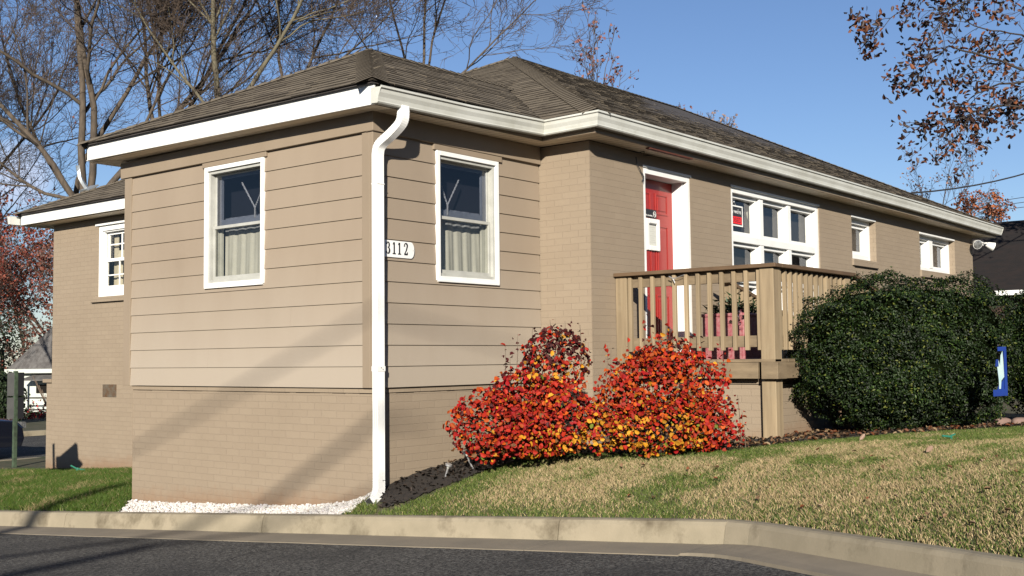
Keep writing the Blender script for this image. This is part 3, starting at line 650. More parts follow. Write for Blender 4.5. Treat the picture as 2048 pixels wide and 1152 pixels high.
s_=MB(); frame(s_,W,u0+.062,u1-.062,z0+.092,z1-.102,.05,-.22,-.15); s_.build('sash','white',w); g=MB(); W.box(g,u0+.10,u1-.10,z0+.13,z1-.14,-.200,-.197); g.build('pane','glass',w)
cloth(Dw,u0+.33,u1-.08,z0+.05,z1-.05,-.30,'beige',4,.02,label='beige curtain behind the small window right of the porch')
b=MB(); u0,u1,z0,z1=HD[3]; um=u0+.80
frame(b,W,u0,u1,z0,z1,.06,-.20,-.10,wb=.07,wt=.09); W.box(b,um-.09,um+.09,z0+.07,z1-.09,-.2,-.09); W.box(b,u0,u1,z1-.03,z1-.003,-.1,.006)
w=b.build('window','white',H,bevel=.003,fix=True); w['label']='twin white window near the far end'
for a,c in ((u0+.062,um-.092),(um+.092,u1-.062)):
    s_=MB(); frame(s_,W,a,c,z0+.072,z1-.092,.045,-.22,-.15); s_.build('sash','white',w); g=MB(); W.box(g,a+.035,c-.035,z0+.11,z1-.13,-.200,-.197); g.build('pane','glass',w)
b=MB()
for k in range(26):
    z=z0+.1+k*.0185; b.obox(Dw.P((um+u1)/2,z,-.27),(.34,0,0),(0,.011,.006),(0,0,.0008))
tag(b.build('window_blind','white'),'white slatted blind in the right half of the twin window','blind')
cloth(Dw,u0+.1,um-.02,z0+.05,z1-.05,-.30,'curtain',5,.015,label='pale curtain in the left half of the twin window')
# curtain in the right hand light of the wide window, lace ball, signs
cloth(Dw,7.45,7.83,.8,2.2,-.33,'curtain',3,.03,label='pale curtain at the right edge of the wide porch window')
b=MB(); c0=np.array(Dw.P(6.33,2.13,-.30)); vs=[];fs=[]
for j in range(9):
    for i in range(14):
        th=j/8*math.pi; ph=i/14*2*math.pi; r_=.10*math.sin(th)*(1+.12*math.sin(ph*5+j)); vs.append(c0+np.array([r_*math.cos(ph),r_*math.sin(ph),.15*math.cos(th)]))
for j in range(8):
    for i in range(14): fs.append((j*14+i,j*14+(i+1)%14,(j+1)*14+(i+1)%14,(j+1)*14+i))
b.add(vs,fs); b.tube([c0+np.array([0,0,.15]),c0+np.array([0,0,.30])],.004,5)
tag(b.build('paper_lantern','curtain'),'pale crumpled lantern hanging behind the middle light of the wide window','lantern')
# ---------------------------------------------------------------- text helper
def text_mesh(txt,size,origin,ux,uz,nrm_,m,parent,name='lettering',align='CENTER',sx=1,ext=.0006):
    cu=bpy.data.curves.new('t','FONT'); cu.body=txt; cu.size=size; cu.align_x=align; cu.align_y='CENTER'; cu.extrude=ext
    to=bpy.data.objects.new('t',cu); COL.objects.link(to); dg=bpy.context.evaluated_depsgraph_get(); dg.update()
    me=bpy.data.meshes.new_from_object(to.evaluated_get(dg)); COL.objects.unlink(to); bpy.data.objects.remove(to)
    ux,uz,nv=Vector(ux)*sx,Vector(uz),Vector(nrm_); o=Vector(origin)
    for v in me.vertices: p=v.co.copy(); v.co=o+ux*p.x+uz*p.y+nv*p.z
    me.materials.clear(); me.materials.append(M[m]); me.name=name
    return link(name,me,parent)
# sign in the left light
sg=thing('shop_sign',Dw.P(5.73,1.9,-.135),'black and red sorry we are closed sign in the left light of the wide window','sign')
b=MB(); Dw.box(b,5.48,5.925,1.885,2.125,-.140,-.136); b.build('panel','black',sg)
b=MB(); frame(b,Dw,5.47,5.935,1.875,2.135,.017,-.141,-.1335); b.build('border','white',sg)
b=MB(); Dw.box(b,5.50,5.905,1.905,1.995,-.1358,-.1345); b.build('red_band','signred',sg)
text_mesh("Sorry we're",.078,Dw.P(5.705,2.058,-.1355),(1,0,0),(0,0,1),(0,-1,0),'white',sg,sx=1.0)
text_mesh("CLOSED",.085,Dw.P(5.705,1.948,-.1340),(1,0,0),(0,0,1),(0,-1,0),'black',sg,sx=1.2)
b=MB(); b.tube([Dw.P(5.66,2.13,-.137),Dw.P(5.71,2.19,-.137),Dw.P(5.76,2.13,-.137)],.003,5); b.tube([Dw.P(5.71,2.175,-.137),Dw.P(5.71,2.21,-.137)],.012,8); b.build('hanger','metal',sg)
# ---------------------------------------------------------------- door
b=MB(); W=Dw; u0,u1,z0,z1=3.405,4.40,.0,2.325
W.box(b,u0,u0+.05,.24,z1-.0,-.24,-.004); W.box(b,u1-.055,u1,.24,z1,-.24,-.004); W.box(b,u0+.05,u1-.055,z1-.075,z1,-.24,-.004); W.box(b,u0-.01,u1+.02,z1-.012,z1+.012,-.01,.012)
W.box(b,u1-.075,u1-.055,.24,z1-.075,-.23,-.06); W.box(b,u0+.05,u0+.07,.24,z1-.075,-.23,-.06)
fr=b.build('door_frame','white',H,bevel=.003,fix=True)
b=MB(); W.box(b,u0+.0,u1-.0,.02,.24,-.25,.0); b.build('threshold','storm',H)
dx0,dx1=3.475,4.325; b=MB(); W.box(b,dx0,dx1,.245,2.245,-.24,-.195)
for (c0_,c1_) in ((dx0+.11,dx0+.38),(dx1-.38,dx1-.11)):
    for (e,f_) in ((1.86,2.10),(1.13,1.74),(.42,.95)):
        frame(b,W,c0_,c1_,e,f_,.022,-.196,-.186); W.box(b,c0_+.045,c1_-.045,e+.045,f_-.045,-.196,-.186)
door=b.build('door','door',H,bevel=.006,fix=True); door['label']='red six panel front door'
b=MB(); b.tube([W.P(4.255,1.09,-.195),W.P(4.255,1.09,-.185)],.035,16); b.tube([W.P(4.255,1.09,-.185),W.P(4.255,1.09,-.15),W.P(4.255,1.09,-.135),W.P(4.255,1.09,-.12)],[.012,.012,.028,.018],14)
b.build('handle','metal',door,smooth=True)
# framed notice and small black sign on the door
nt_=thing('framed_notice',W.P(3.88,1.5,-.18),'white framed notice with printed lines hung on the red door','notice')
fa=W.P; nz0,nz1,nu0,nu1=1.45,1.80,3.77,4.03
nu0,nu1=3.72,4.00; nz0,nz1=1.44,1.80
b=MB(); frame(b,W,nu0,nu1,nz0,nz1,.055,-.184,-.162); b.build('frame','white',nt_,bevel=.008)
b=MB(); W.box(b,nu0+.05,nu1-.05,nz0+.05,nz1-.05,-.182,-.176); b.build('paper','paper',nt_)
b=MB(); W.box(b,nu0+.06,nu1-.06,nz1-.075,nz1-.062,-.1759,-.175); b.build('heading','cable',nt_)
b=MB()
for k,wd in enumerate((.10,.03,.12,.04,.11,.06,.07,.12)):
    z=nz1-.10-k*.024; um_=(nu0+nu1)/2; 
    x=um_-wd/2
    while x<um_+wd/2: w_=rng.uniform(.006,.016); W.box(b,x,x+w_,z,z+.005,-.1759,-.1752); x+=w_+.004
b.build('text_line','storm',nt_)
sg=thing('door_sign',W.P(3.83,1.86,-.18),'small black sign with white circle symbol above the framed notice on the red door','sign')
b=MB(); W.box(b,3.735,3.955,1.815,1.905,-.185,-.181); b.build('panel','black',sg)
text_mesh('No Smoking',.027,W.P(3.80,1.835,-.1805),(1,0,0),(0,0,1),(0,-1,0),'white',sg)
b=MB(); cc=np.array(W.P(3.915,1.855,-.1803)); pts=[cc+np.array([.026*math.cos(t),0,.032*math.sin(t)]) for t in np.linspace(0,2*math.pi,20)]
b.tube(pts,.003,4); b.tube([cc+np.array([-.018,0,.022]),cc+np.array([.018,0,-.022])],.0025,4); b.tube([cc+np.array([-.014,0,-.004]),cc+np.array([.014,0,-.004])],.003,4); b.build('symbol','white',sg)
# ---------------------------------------------------------------- house number plaque
pl=thing('house_number_plaque',(.3,-.02,1.16),'white curved end plaque reading 3112 beside the downspout','plaque')
pc,pz=.255,1.243; poly=[]
hw,hh=.19,.076
poly=[(-hw,-hh)]+[(hw+.045*math.cos(t),hh*math.sin(t)) for t in np.linspace(-math.pi/2,math.pi/2,9)]+[(-hw,hh)]+[(-hw-.045*math.cos(t),hh*math.sin(t)) for t in np.linspace(math.pi/2,-math.pi/2,9)[1:-1]]
b=MB(); b.prism([(pc+x,-.030,pz+z) for x,z in poly],(0,.016,0)); b.build('plate','white',pl,bevel=.002,fix=True)
def stroke(b,pts,ws,y=-.0325):
    for i in range(len(pts)-1):
        p=np.array(pts[i]);q=np.array(pts[i+1]);d=q-p;d/=np.linalg.norm(d)+1e-9;n=np.array([-d[1],d[0]])
        a=ws[i]*.72;c=ws[i+1]*.72; q4=[p+n*a-d*.0008,p-n*a-d*.0008,q-n*c+d*.0008,q+n*c+d*.0008]
        b.prism([(x,y,z) for x,z in q4],(0,.003,0))
def digit(b,ch,x,z,w=.044,h=.105):
    if ch=='1':
        stroke(b,[(x,z-h/2+.004),(x,z+h/2)],[.011,.010]); stroke(b,[(x-w*.42,z-h/2+.003),(x+w*.42,z-h/2+.003)],[.007,.007]); stroke(b,[(x-w*.36,z+h/2-.019),(x-.002,z+h/2-.003)],[.004,.012])
    elif ch=='2':
        pts=[(x-w*.36,z+h*.24)]+[(x+w*.44*math.cos(t),z+h*.5-w*.5+w*.5*math.sin(t)) for t in np.linspace(math.pi*.95,-.35,9)]+[(x+w*.12,z-h*.12),(x-w*.42,z-h*.47)]
        stroke(b,pts,[.014]+[.006,.006,.006,.008,.010,.012,.012,.011,.010]+[.008,.005]); stroke(b,[(x-w*.44,z-h/2+.006),(x+w*.42,z-h/2+.006)],[.011,.011]); stroke(b,[(x+w*.42,z-h/2+.004),(x+w*.5,z-h/2+.026)],[.010,.004])
    else:
        up=[(x+w*.38*math.cos(t)-.001,z+h*.25+h*.235*math.sin(t)) for t in np.linspace(math.pi*.9,-math.pi/2,10)]
        lo=[(x+w*.46*math.cos(t)-.001,z-h*.22+h*.265*math.sin(t)) for t in np.linspace(math.pi/2,-math.pi*.9,10)]
        stroke(b,up,[.012,.006,.006,.007,.009,.011,.011,.009,.006,.005]); stroke(b,lo,[.005,.007,.010,.012,.012,.011,.008,.006,.006,.013])
for ch,x in zip('3112',(.150,.228,.295,.376)):
    b=MB(); digit(b,ch,x,1.25); b.build('digit','black',pl)
b=MB()
for x in (pc+hw+.026,pc-hw-.026): b=MB(); b.tube([(x,-.033,pz),(x,-.029,pz)],.004,8); b.build('screw','storm',pl)
# vent in the left wall
b=MB(); C.box(b,8.0,8.40,-.27,-.07,-.02,.002)
v=thing('wall_vent',(2.4,8.2,-.27),'small rusty crawl space vent grille in the recessed left wall','vent')
b=MB(); C.box(b,8.01,8.385,-.265,-.075,-.02,.003); b.build('recess','rust',v)
b=MB()
for k in range(14): C.box(b,8.02+k*.026,8.027+k*.026,-.26,-.08,.003,.009)
for k in range(7): C.box(b,8.015,8.38,-.255+k*.027,-.25+k*.027,.0035,.008)
b.build('grille','rust',v)
# flood light
fl=thing('flood_light',(14.75,-.70,2.28),'white twin head flood light at the far front corner under the eave','light')
b=MB(); q=np.array(onY(1966,486,-.74)); b.tube([q+np.array([0,.08,0]),q],.05,14); b.build('base_plate','white',fl,smooth=False)
for s_,(px,py),(ax_,ay_) in ((-1,(1952,487),(-.75,-.62)),(1,(1979,491),(.5,-.75))):
    e=np.array(onY(px,py,-.80)); b=MB(); d=np.array([ax_,ay_,-.35]); d/=np.linalg.norm(d)
    b.tube([q,(q+e)/2+np.array([0,0,.02]),e-d*.06],.022,8)
    b.tube([e-d*.09,e-d*.03,e+d*.08],[.03,.055,.085],16); hd=b.build('lamp_head','white',fl,smooth=False)
    b=MB(); b.tube([e+d*.081,e+d*.095,e+d*.10],[.08,.06,.01],16); b.build('lens','lens',hd)
# bent metal strap on the left wing roof
b=MB(); base=np.array([2.947,9.784,3.09]); pts=[]
for i in range(8):
    t=i/7; px=178-23*(t**.8); py=381-50*t; pts.append(D(px+ (4*math.sin(t*math.pi)*-1),py,18.6-.0*t))
b.tube(pts,.035,4); bb=base; b.obox(base+np.array([0,0,.03]),(.10,0,.05),(0,.12,0),(-.01,0,.012))
tag(b.build('roof_bracket','galv'),'bent galvanised bracket standing on the lower left roof','bracket')
# ---------------------------------------------------------------- porch deck
DK=thing('porch_deck',(2.83,-2.4,-.55),'weathered timber porch deck with railing at the front door','deck')
PX,PY=2.83,-2.445; ZF=.215
b=MB()
x=PX-.015; k=0
while x<4.66: b.box((x,PY-.01,ZF-.03),(min(x+.135,4.68),-.665,ZF)); x+=.141
b.build('floor_board','woodh',DK,bevel=.003)
b=MB(); b.box((PX-.035,PY+.16,.03),(PX+.005,-.67,.183)); b.box((PX+.09,PY-.035,.03),(4.7,PY+.005,.183)); b.box((PX-.075,PY-.065,.028),(PX+.115,PY+.105,.185)); b.build('rim_joist','woodh',DK,bevel=.004,fix=True)
b=MB(); b.box((PX-.01,PY-.01,-.75),(PX+.135,PY+.135,.0275)); b.box((PX-.01,PY-.01,.186),(PX+.135,PY+.135,1.078)); b.build('post','wood',DK,bevel=.006)
b=MB(); b.box((PX-.002,-.80,.0),(PX+.10,-.665,1.078)); b.build('post','wood',DK,bevel=.006)
b=MB(); b.box((4.56,PY,-.6),(4.66,PY+.10,1.07)); b.build('post','wood',DK,bevel=.006)
b=MB(); b.box((PX-.045,PY-.05,1.08),(PX+.105,-.668,1.118)); b.build('rail_cap','raildark',DK,bevel=.005)
b=MB(); b.box((PX+.107,PY-.05,1.08),(4.68,PY+.10,1.118)); 
b.prism([(4.683,PY-.05,1.118),(4.683,PY+.10,1.118),(4.683,PY+.10,1.08),(4.683,PY-.05,1.08)],(1.5,0,-.37)); b.build('rail_cap','raildark',DK,bevel=.005,fix=True)
b=MB(); b.box((PX+.04,PY+.136,.96),(PX+.078,-.81,1.079)); b.box((PX+.04,PY+.136,.33),(PX+.078,-.81,.44)); b.build('rail','woodh',DK,bevel=.004)
b=MB(); b.box((PX+.14,PY+.04,.96),(4.555,PY+.078,1.079)); b.box((PX+.14,PY+.04,.33),(4.555,PY+.078,.44)); b.build('rail','woodh',DK,bevel=.004)
for k in range(12):
    y=-.834-.1325*k; b=MB(); s_=rng.uniform(-.004,.004); b.box((PX+.0,y-.021+s_,.30),(PX+.038,y+.019+s_,1.075+rng.uniform(-.012,0))); b.build('baluster','wood',DK,bevel=.004)
k=0; x=2.992
while x<4.54:
    b=MB(); s_=rng.uniform(-.004,.004); b.box((x-.020+s_,PY+.0,.30),(x+.020+s_,PY+.038,1.07)); b.build('baluster','wood',DK,bevel=.004); x+=.119
# far side of the deck and stair rail
b=MB(); b.box((4.68,-1.0,-.6),(4.78,-.9,1.085)); b.build('post','wood',DK,bevel=.006)
b=MB()
b.prism([(4.58,-1.03,1.13),(4.58,-.88,1.13),(4.58,-.88,1.09),(4.58,-1.03,1.09)],(2.3,0,-.55)); b.build('rail_cap','raildark',DK,fix=True)
b=MB(); b.prism([(4.78,-.98,1.04),(4.78,-.94,1.04),(4.78,-.94,.93),(4.78,-.98,.93)],(2.1,0,-.50)); b.prism([(4.78,-.98,.40),(4.78,-.94,.40),(4.78,-.94,.30),(4.78,-.98,.30)],(2.1,0,-.50)); b.build('rail','woodh',DK,fix=True)
for k in range(19):
    x=4.86+k*.108; dz=-(x-4.78)*.239; b=MB(); b.box((x-.02,-1.02,.26+dz),(x+.02,-.982,1.08+dz)); b.build('baluster','wood',DK)
for k in range(9):
    x=4.80+k*.12; dz=-(x-4.68)*.247; b=MB(); b.box((x-.02,PY,.24+dz),(x+.02,PY+.038,1.078+dz)); b.build('baluster','wood',DK)
b=MB(); b.prism([(4.685,PY+.03,ZF-.03),(4.685,-.9,ZF-.03),(4.685,-.9,ZF-.065),(4.685,PY+.03,ZF-.065)],(2.1,0,-.50)); b.build('ramp_floor','woodh',DK,fix=True)
# brick base under the deck
b=MB(); b.box((PX+.09,PY+.145,-1.2),(4.6,-.67,-.030)); b.box((PX+.082,PY+.137,-.022),(4.61,-.669,.026)); b.build('brick_base','brick',DK)
b=MB(); b.box((PX+.105,PY+.16,-.031),(4.58,-.69,-.021)); b.build('mortar_gap','dark',DK)
# planter on the deck
pt=thing('patio_planter',(3.75,-1.55,ZF),'pink marbled square planter with evergreen sprigs on the porch floor','planter')
b=MB(); b.prism([(3.50,-1.78,ZF),(4.02,-1.78,ZF),(4.02,-1.30,ZF),(3.50,-1.30,ZF)],(0,0,.47)); b.box((3.485,-1.795,ZF+.44),(4.035,-1.285,ZF+.475)); b.build('box','wrap',pt,bevel=.01)
b=MB()
for i in range(420):
    c=np.array([rng.uniform(3.52,4.0),rng.uniform(-1.76,-1.32),ZF+.47+abs(rng.gauss(0,.07))]); a=np.array([rng.gauss(0,1),rng.gauss(0,1),rng.gauss(.4,.6)]); a/=np.linalg.norm(a); t=np.cross(a,[.3,.5,.8]); t/=np.linalg.norm(t)
    b.add([c-t*.012,c+a*.05-t*.004,c+a*.07,c+t*.012],[(0,1,2,3)])
b.build('sprigs','plant',pt)
b=MB()
for i in range(60):
    c=np.array([3.50,-1.72,ZF+.42])+np.array([rng.gauss(0,.025),rng.gauss(0,.03),rng.gauss(0,.035)]); a=np.array([rng.gauss(0,1) for _ in range(3)]); a/=np.linalg.norm(a); t=np.cross(a,[.3,.5,.8]); t/=np.linalg.norm(t); b.add([c,c+a*.04,c+a*.04+t*.03,c+t*.03],[(0,1,2,3)])
b.build('foil_bow','foil',pt)
b=MB(); c0=onX(1343,555,2.80)
b.tube([onX(1338,553,2.79),onX(1346,557,2.785),onX(1352,556,2.79)],.006,5); b.tube([onX(1346,557,2.785),onX(1350,566,2.79)],.005,5); b.tube([onX(1351,556,2.79),onX(1369,549,2.80)],.003,5)
tag(b.build('wire_hook','metal'),'small bright wire hook on the porch rail in front of the door','hook')
# hanging wire by the door
b=MB()
W=Dw
b.tube([W.P(3.24,2.40,.02),W.P(3.26,2.32,.02),W.P(3.30,2.27,.03),W.P(3.34,2.24,.02),W.P(3.37,2.19,.03),W.P(3.35,2.15,.02)],.005,5); b.tube([W.P(3.36,2.24,.02),W.P(3.39,2.2,.02),W.P(3.39,2.14,.02)],.004,5)
b.tube([W.P(3.0,2.44,.06),W.P(3.15,2.42,.10),W.P(3.25,2.45,.12),W.P(3.3,2.41,.08),W.P(3.36,2.42,.12)],.004,5)
tag(b.build('loose_wire','cable'),'loose dark wire dangling from the eave beside the red door','wire')
# ---------------------------------------------------------------- leaves and shrubs
def leaves(centres,normals,size,asp,cols,m,name,parent,up_bias=0,fold=.32,seed=1,hexa=True):
    """many folded oval leaves, each 4 quads-ish (two halves)"""
    r_=np.random.default_rng(seed); n=len(centres)
    nn=normals/np.linalg.norm(normals,axis=1)[:,None]
    a=r_.normal(size=(n,3)); a-= (a*nn).sum(1)[:,None]*nn; a/=np.linalg.norm(a,axis=1)[:,None]
    b_=np.cross(nn,a); s=size if hasattr(size,'__len__') else np.full(n,size); s=s[:,None]
    ln=s; wd=s*asp; fo=nn*s*fold*r_.uniform(.3,1.3,(n,1)); cu=nn*s*.2*r_.uniform(-.6,1,(n,1))
    p0=centres-a*ln*.5; p3=centres+a*ln*.5-cu
    m1=centres-a*ln*.18; m2=centres+a*ln*.2-cu*.2
    l1=m1+b_*wd*.42+fo*.8; l2=m2+b_*wd*.42+fo*.8; r1=m1-b_*wd*.42+fo*.8; r2=m2-b_*wd*.42+fo*.8
    V=np.stack([p0,l1,l2,p3,r2,r1],1).reshape(-1,3)
    i=np.arange(n)[:,None]*6
    F=np.concatenate([i+np.array([[0,3,2,1]]),i+np.array([[0,5,4,3]])],0)
    C_=np.concatenate([cols,cols],0)
    return npmesh(name,V,F,4,C_,m,parent)
def blob_points(ells,n,shell,seed,zmin=None):
    r_=np.random.default_rng(seed); out=[];nor=[]
    vol=np.array([e[3]*e[4]*e[5] for e in ells])**.8; vol/=vol.sum()
    for e,v in zip(ells,vol):
        k=int(n*v); d=r_.normal(size=(k,3)); d/=np.linalg.norm(d,axis=1)[:,None]
        rad=1-np.abs(r_.normal(0,shell,k)); rad=np.clip(rad,.1,1)+r_.normal(0,.04,k)+.10*np.sin(d[:,0]*7+d[:,2]*5+seed)*np.sin(d[:,2]*8+d[:,1]*3)
        q=d*rad[:,None]*np.array([e[3],e[4],e[5]])
        # local axes: right, depth, up
        wr=np.array([CR[0],CR[1],0]);wr/=np.linalg.norm(wr); wf=np.array([-wr[1],wr[0],0])
        P=np.array(e[:3])+q[:,0:1]*wr+q[:,1:2]*wf+q[:,2:3]*np.array([0,0,1]); Nn=(d/np.array([e[3],e[4],e[5]])); Nn=Nn[:,0:1]*wr+Nn[:,1:2]*wf+Nn[:,2:3]*np.array([0,0,1]); Nn/=np.linalg.norm(Nn,axis=1)[:,None]
        out.append(P);nor.append(Nn)
    return np.concatenate(out),np.concatenate(nor)
def shrub(base,ells,n,seed,label,colf,size,sprigs):
    t=thing('autumn_shrub',base,label,'shrub')
    P,Nn=blob_points(ells,n,.22,seed); r_=np.random.default_rng(seed+1)
    g=gz(P[:,0],P[:,1]); k=P[:,2]>g+.03; P,Nn=P[k],Nn[k]
    # clump modulation leaves gaps
    cl=vnoise(P[:,[0,2]]+P[:,[1,1]],9,seed); k=cl>.25; P,Nn=P[k],Nn[k]
    b=MB(); base=np.array(base)
    tips=P[r_.choice(len(P),220,replace=False)]
    extra=[];en=[]
    for tp in tips:
        s0=base+np.array([r_.normal(0,.13),r_.normal(0,.13),-.03]); mid=(s0+tp)/2+np.array([r_.normal(0,.03),r_.normal(0,.03),.05])
        b.tube([s0,mid,tp],[.006,.0045,.0025],4)
    for (px,py,d) in sprigs:
        tp=D(px,py,d); s0=tp+np.array([r_.normal(0,.03),r_.normal(0,.03),-.35]); b.tube([s0,(s0+tp)/2+np.array([.01,0,0]),tp],[.004,.003,.0015],4)
        for q in range(9):
            f_=q/8; extra.append(s0*(1-f_)+tp*f_+r_.normal(0,.022,3)*np.array([1,1,.4])); en.append(r_.normal(0,1,3)+np.array([0,0,1.2]))
    b.build('stems','stem',t)
    nn=Nn*.55+r_.normal(0,.55,P.shape)+np.array([-.45,-.35,.35])
    if extra: P=np.concatenate([P,np.array(extra)]); nn=np.concatenate([nn,np.array(en)])
    rel=(P-base)
    cols=colf(P,r_)
    leaves(P,nn,size*r_.uniform(.42,1.22,len(P)),.78,cols,'leafred','foliage',t,seed=seed)
RED=np.array([.25,.016,.007]);ORG=np.array([.31,.052,.006]);YEL=np.array([.38,.17,.012]);MAR=np.array([.045,.008,.008]);CRI=np.array([.20,.006,.007]);GRN=np.array([.11,.14,.016]);BRN=np.array([.10,.048,.018])
def pix(P):
    d=P-CP; z=d@CF; return 1024+FF*(d@CR)/z, 576-FF*(d@CU)/z
def pick(W_,cs,r_):
    W_=W_/W_.sum(1)[:,None]; c=np.cumsum(W_,1); u=r_.uniform(size=len(W_))[:,None]; i=(u>c).sum(1).clip(0,len(cs)-1)
    return np.array(cs)[i]*r_.uniform(.5,1.05,(len(W_),1))
def col1(P,r_):
    zz=P[:,2]+.62; x=(P-np.array([.64,-1.1,0]))@np.array([CR[0],CR[1],0]); o=np.ones(len(P))
    W_=np.stack([1.9*o, .65*o, .10+.8*np.exp(-((zz-.75)/.2)**2)*(x>0)+1.6*np.clip((.34-zz)/.2,0,1)*(x>-.05), 7*np.clip((zz-.70)/.22,0,1)+.14, 1.0*o, .05*o,.05+.4*(zz<.2)],1)
    return pick(W_,[RED,ORG,YEL,MAR,CRI,GRN,BRN],r_)
def col2(P,r_):
    zz=P[:,2]+.57; x=(P-np.array([1.2,-2.2,0]))@np.array([CR[0],CR[1],0]); o=np.ones(len(P))
    W_=np.stack([1.5*o+ (x>.3), 1.15*o, .08+3.2*np.exp(-((zz-.15)/.17)**2)*(x<.35)*(x>-.8), 1.8*np.clip((zz-.85)/.15,0,1)+.16, .45+.6*(x>.3), .12*(zz<.3)+.02,.05+.35*(zz<.15)],1)
    return pick(W_,[RED,ORG,YEL,MAR,CRI,GRN,BRN],r_)
def EL(px,py,d,wpx,hpx,dep): c=D(px,py,d); k=d/FF; return (c[0],c[1],c[2],wpx*k,dep,hpx*k)
e1=[EL(985,850,9.7,92,72,.36),EL(1040,800,9.8,75,60,.33),EL(1110,730,9.95,72,80,.30),EL(1115,835,9.75,80,75,.33),EL(1060,880,9.6,90,38,.3)]
shrub(hit(1060,905),e1,6200,11,'red orange shrub nearest the downspout with dark maroon top',col1,.047,[(1010,690,9.9),(1035,668,9.9),(1065,655,9.9),(1100,640,9.9),(1130,642,9.95),(1160,650,9.9),(1020,715,9.9),(1170,675,9.9),(1010,735,9.8),(1118,655,9.9)])
e2=[EL(1300,770,9.6,85,75,.38),EL(1390,760,9.6,65,60,.32),EL(1240,800,9.55,55,75,.3),EL(1330,850,9.5,130,62,.42),EL(1420,845,9.5,60,60,.3),EL(1200,860,9.6,42,50,.25),EL(1335,720,9.65,60,50,.28)]
shrub(hit(1330,905),e2,7200,23,'orange and yellow shrub in front of the porch deck',col2,.044,[(1288,632,9.7),(1340,652,9.7),(1350,665,9.7),(1255,682,9.7),(1222,700,9.6),(1215,690,9.6),(1400,675,9.7),(1440,690,9.7),(1458,700,9.6),(1320,665,9.7),(1300,655,9.7),(1485,825,9.5),(1488,850,9.5),(1475,790,9.5),(1380,668,9.7)])
def hedge(c,hx,hy,zb,zt,n,seed,label,group,xlim=None):
    t=thing('clipped_hedge',(c[0],c[1],zb),label,'hedge',group)
    r_=np.random.default_rng(seed); wr=np.array([CR[0],CR[1],0]);wr/=np.linalg.norm(wr);wf=np.array([-wr[1],wr[0],0])
    hz=(zt-zb)/2; cz=(zt+zb)/2
    d=r_.normal(size=(n,3)); d[:,1]-=.5; d/=np.linalg.norm(d,axis=1)[:,None]; pw=3.0
    k=(np.abs(d)**pw).sum(1)**(-1/pw)
    dimp=.03*np.sin(d[:,0]*5+d[:,2]*6+seed)*np.sin(d[:,2]*8-d[:,0]*3)+.05*np.sin(d[:,0]*9+seed)+.045*np.sin(d[:,2]*11+d[:,1]*7)+.03*np.sin(d[:,0]*23+d[:,2]*19)
    hz2=vnoise(d[:,[0,2]]*1.0+d[:,[1,1]]*.7,11,seed+2); dimp=dimp-.035*(hz2<.33)+.05*(hz2>.72)
    rad=k*(1+dimp-np.abs(r_.normal(0,.045,n))+ (r_.random(n)<.03)*r_.uniform(0,.08,n))
    Q=d*rad[:,None]*np.array([hx,hy,hz])
    low=Q[:,2]<-hz*.45; Q[low,0]*=1-.16*((-Q[low,2]/hz-.45)/.55).clip(0,1); Q[low,1]*=1-.2*((-Q[low,2]/hz-.45)/.55).clip(0,1)
    P=np.array([c[0],c[1],cz])+Q[:,0:1]*wr+Q[:,1:2]*wf+Q[:,2:3]*np.array([0,0,1])
    gg=gz(P[:,0],P[:,1]); keep=P[:,2]>gg+.04; P=P[keep];Q=Q[keep]
    Nn=np.sign(Q)*np.abs(Q/np.array([hx,hy,hz]))**2; Nn=Nn[:,0:1]*wr+Nn[:,1:2]*wf+Nn[:,2:3]*np.array([0,0,1]); Nn/=np.linalg.norm(Nn,axis=1)[:,None]+1e-6
    nn=Nn*.6+r_.normal(0,.6,P.shape)+np.array([-.1,-.1,.45])
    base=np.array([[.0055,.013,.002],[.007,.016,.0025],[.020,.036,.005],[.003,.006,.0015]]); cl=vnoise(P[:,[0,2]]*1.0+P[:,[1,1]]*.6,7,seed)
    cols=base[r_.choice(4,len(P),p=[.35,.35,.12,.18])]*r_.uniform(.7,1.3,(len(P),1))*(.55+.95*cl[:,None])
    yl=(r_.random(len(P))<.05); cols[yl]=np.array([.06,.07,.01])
    leaves(P,nn,r_.uniform(.018,.034,len(P)),.5,cols,'hedgeleaf','foliage',t,seed=seed,fold=.2)
    # inner twig mass
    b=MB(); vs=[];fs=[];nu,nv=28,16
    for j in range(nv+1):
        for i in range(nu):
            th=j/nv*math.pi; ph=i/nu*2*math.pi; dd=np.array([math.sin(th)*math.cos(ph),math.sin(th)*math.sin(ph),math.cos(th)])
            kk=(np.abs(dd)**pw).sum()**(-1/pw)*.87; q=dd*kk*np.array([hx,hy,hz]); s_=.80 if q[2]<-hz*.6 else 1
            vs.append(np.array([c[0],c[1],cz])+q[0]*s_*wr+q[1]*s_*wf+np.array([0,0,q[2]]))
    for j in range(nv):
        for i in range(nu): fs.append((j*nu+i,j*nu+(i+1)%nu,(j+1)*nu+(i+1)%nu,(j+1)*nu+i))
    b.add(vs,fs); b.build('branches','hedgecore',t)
c=D(1805,700,11.05); hedge((c[0],c[1]),1.03,.78,-.50,.965,50000,41,'large rounded dark green hedge hiding the end of the porch deck','holly hedges along the front')
c=D(2135,700,11.0); hedge((c[0],c[1]),.62,.75,-.45,.88,21000,43,'dark green hedge cut off by the right edge of the photo','holly hedges along the front')
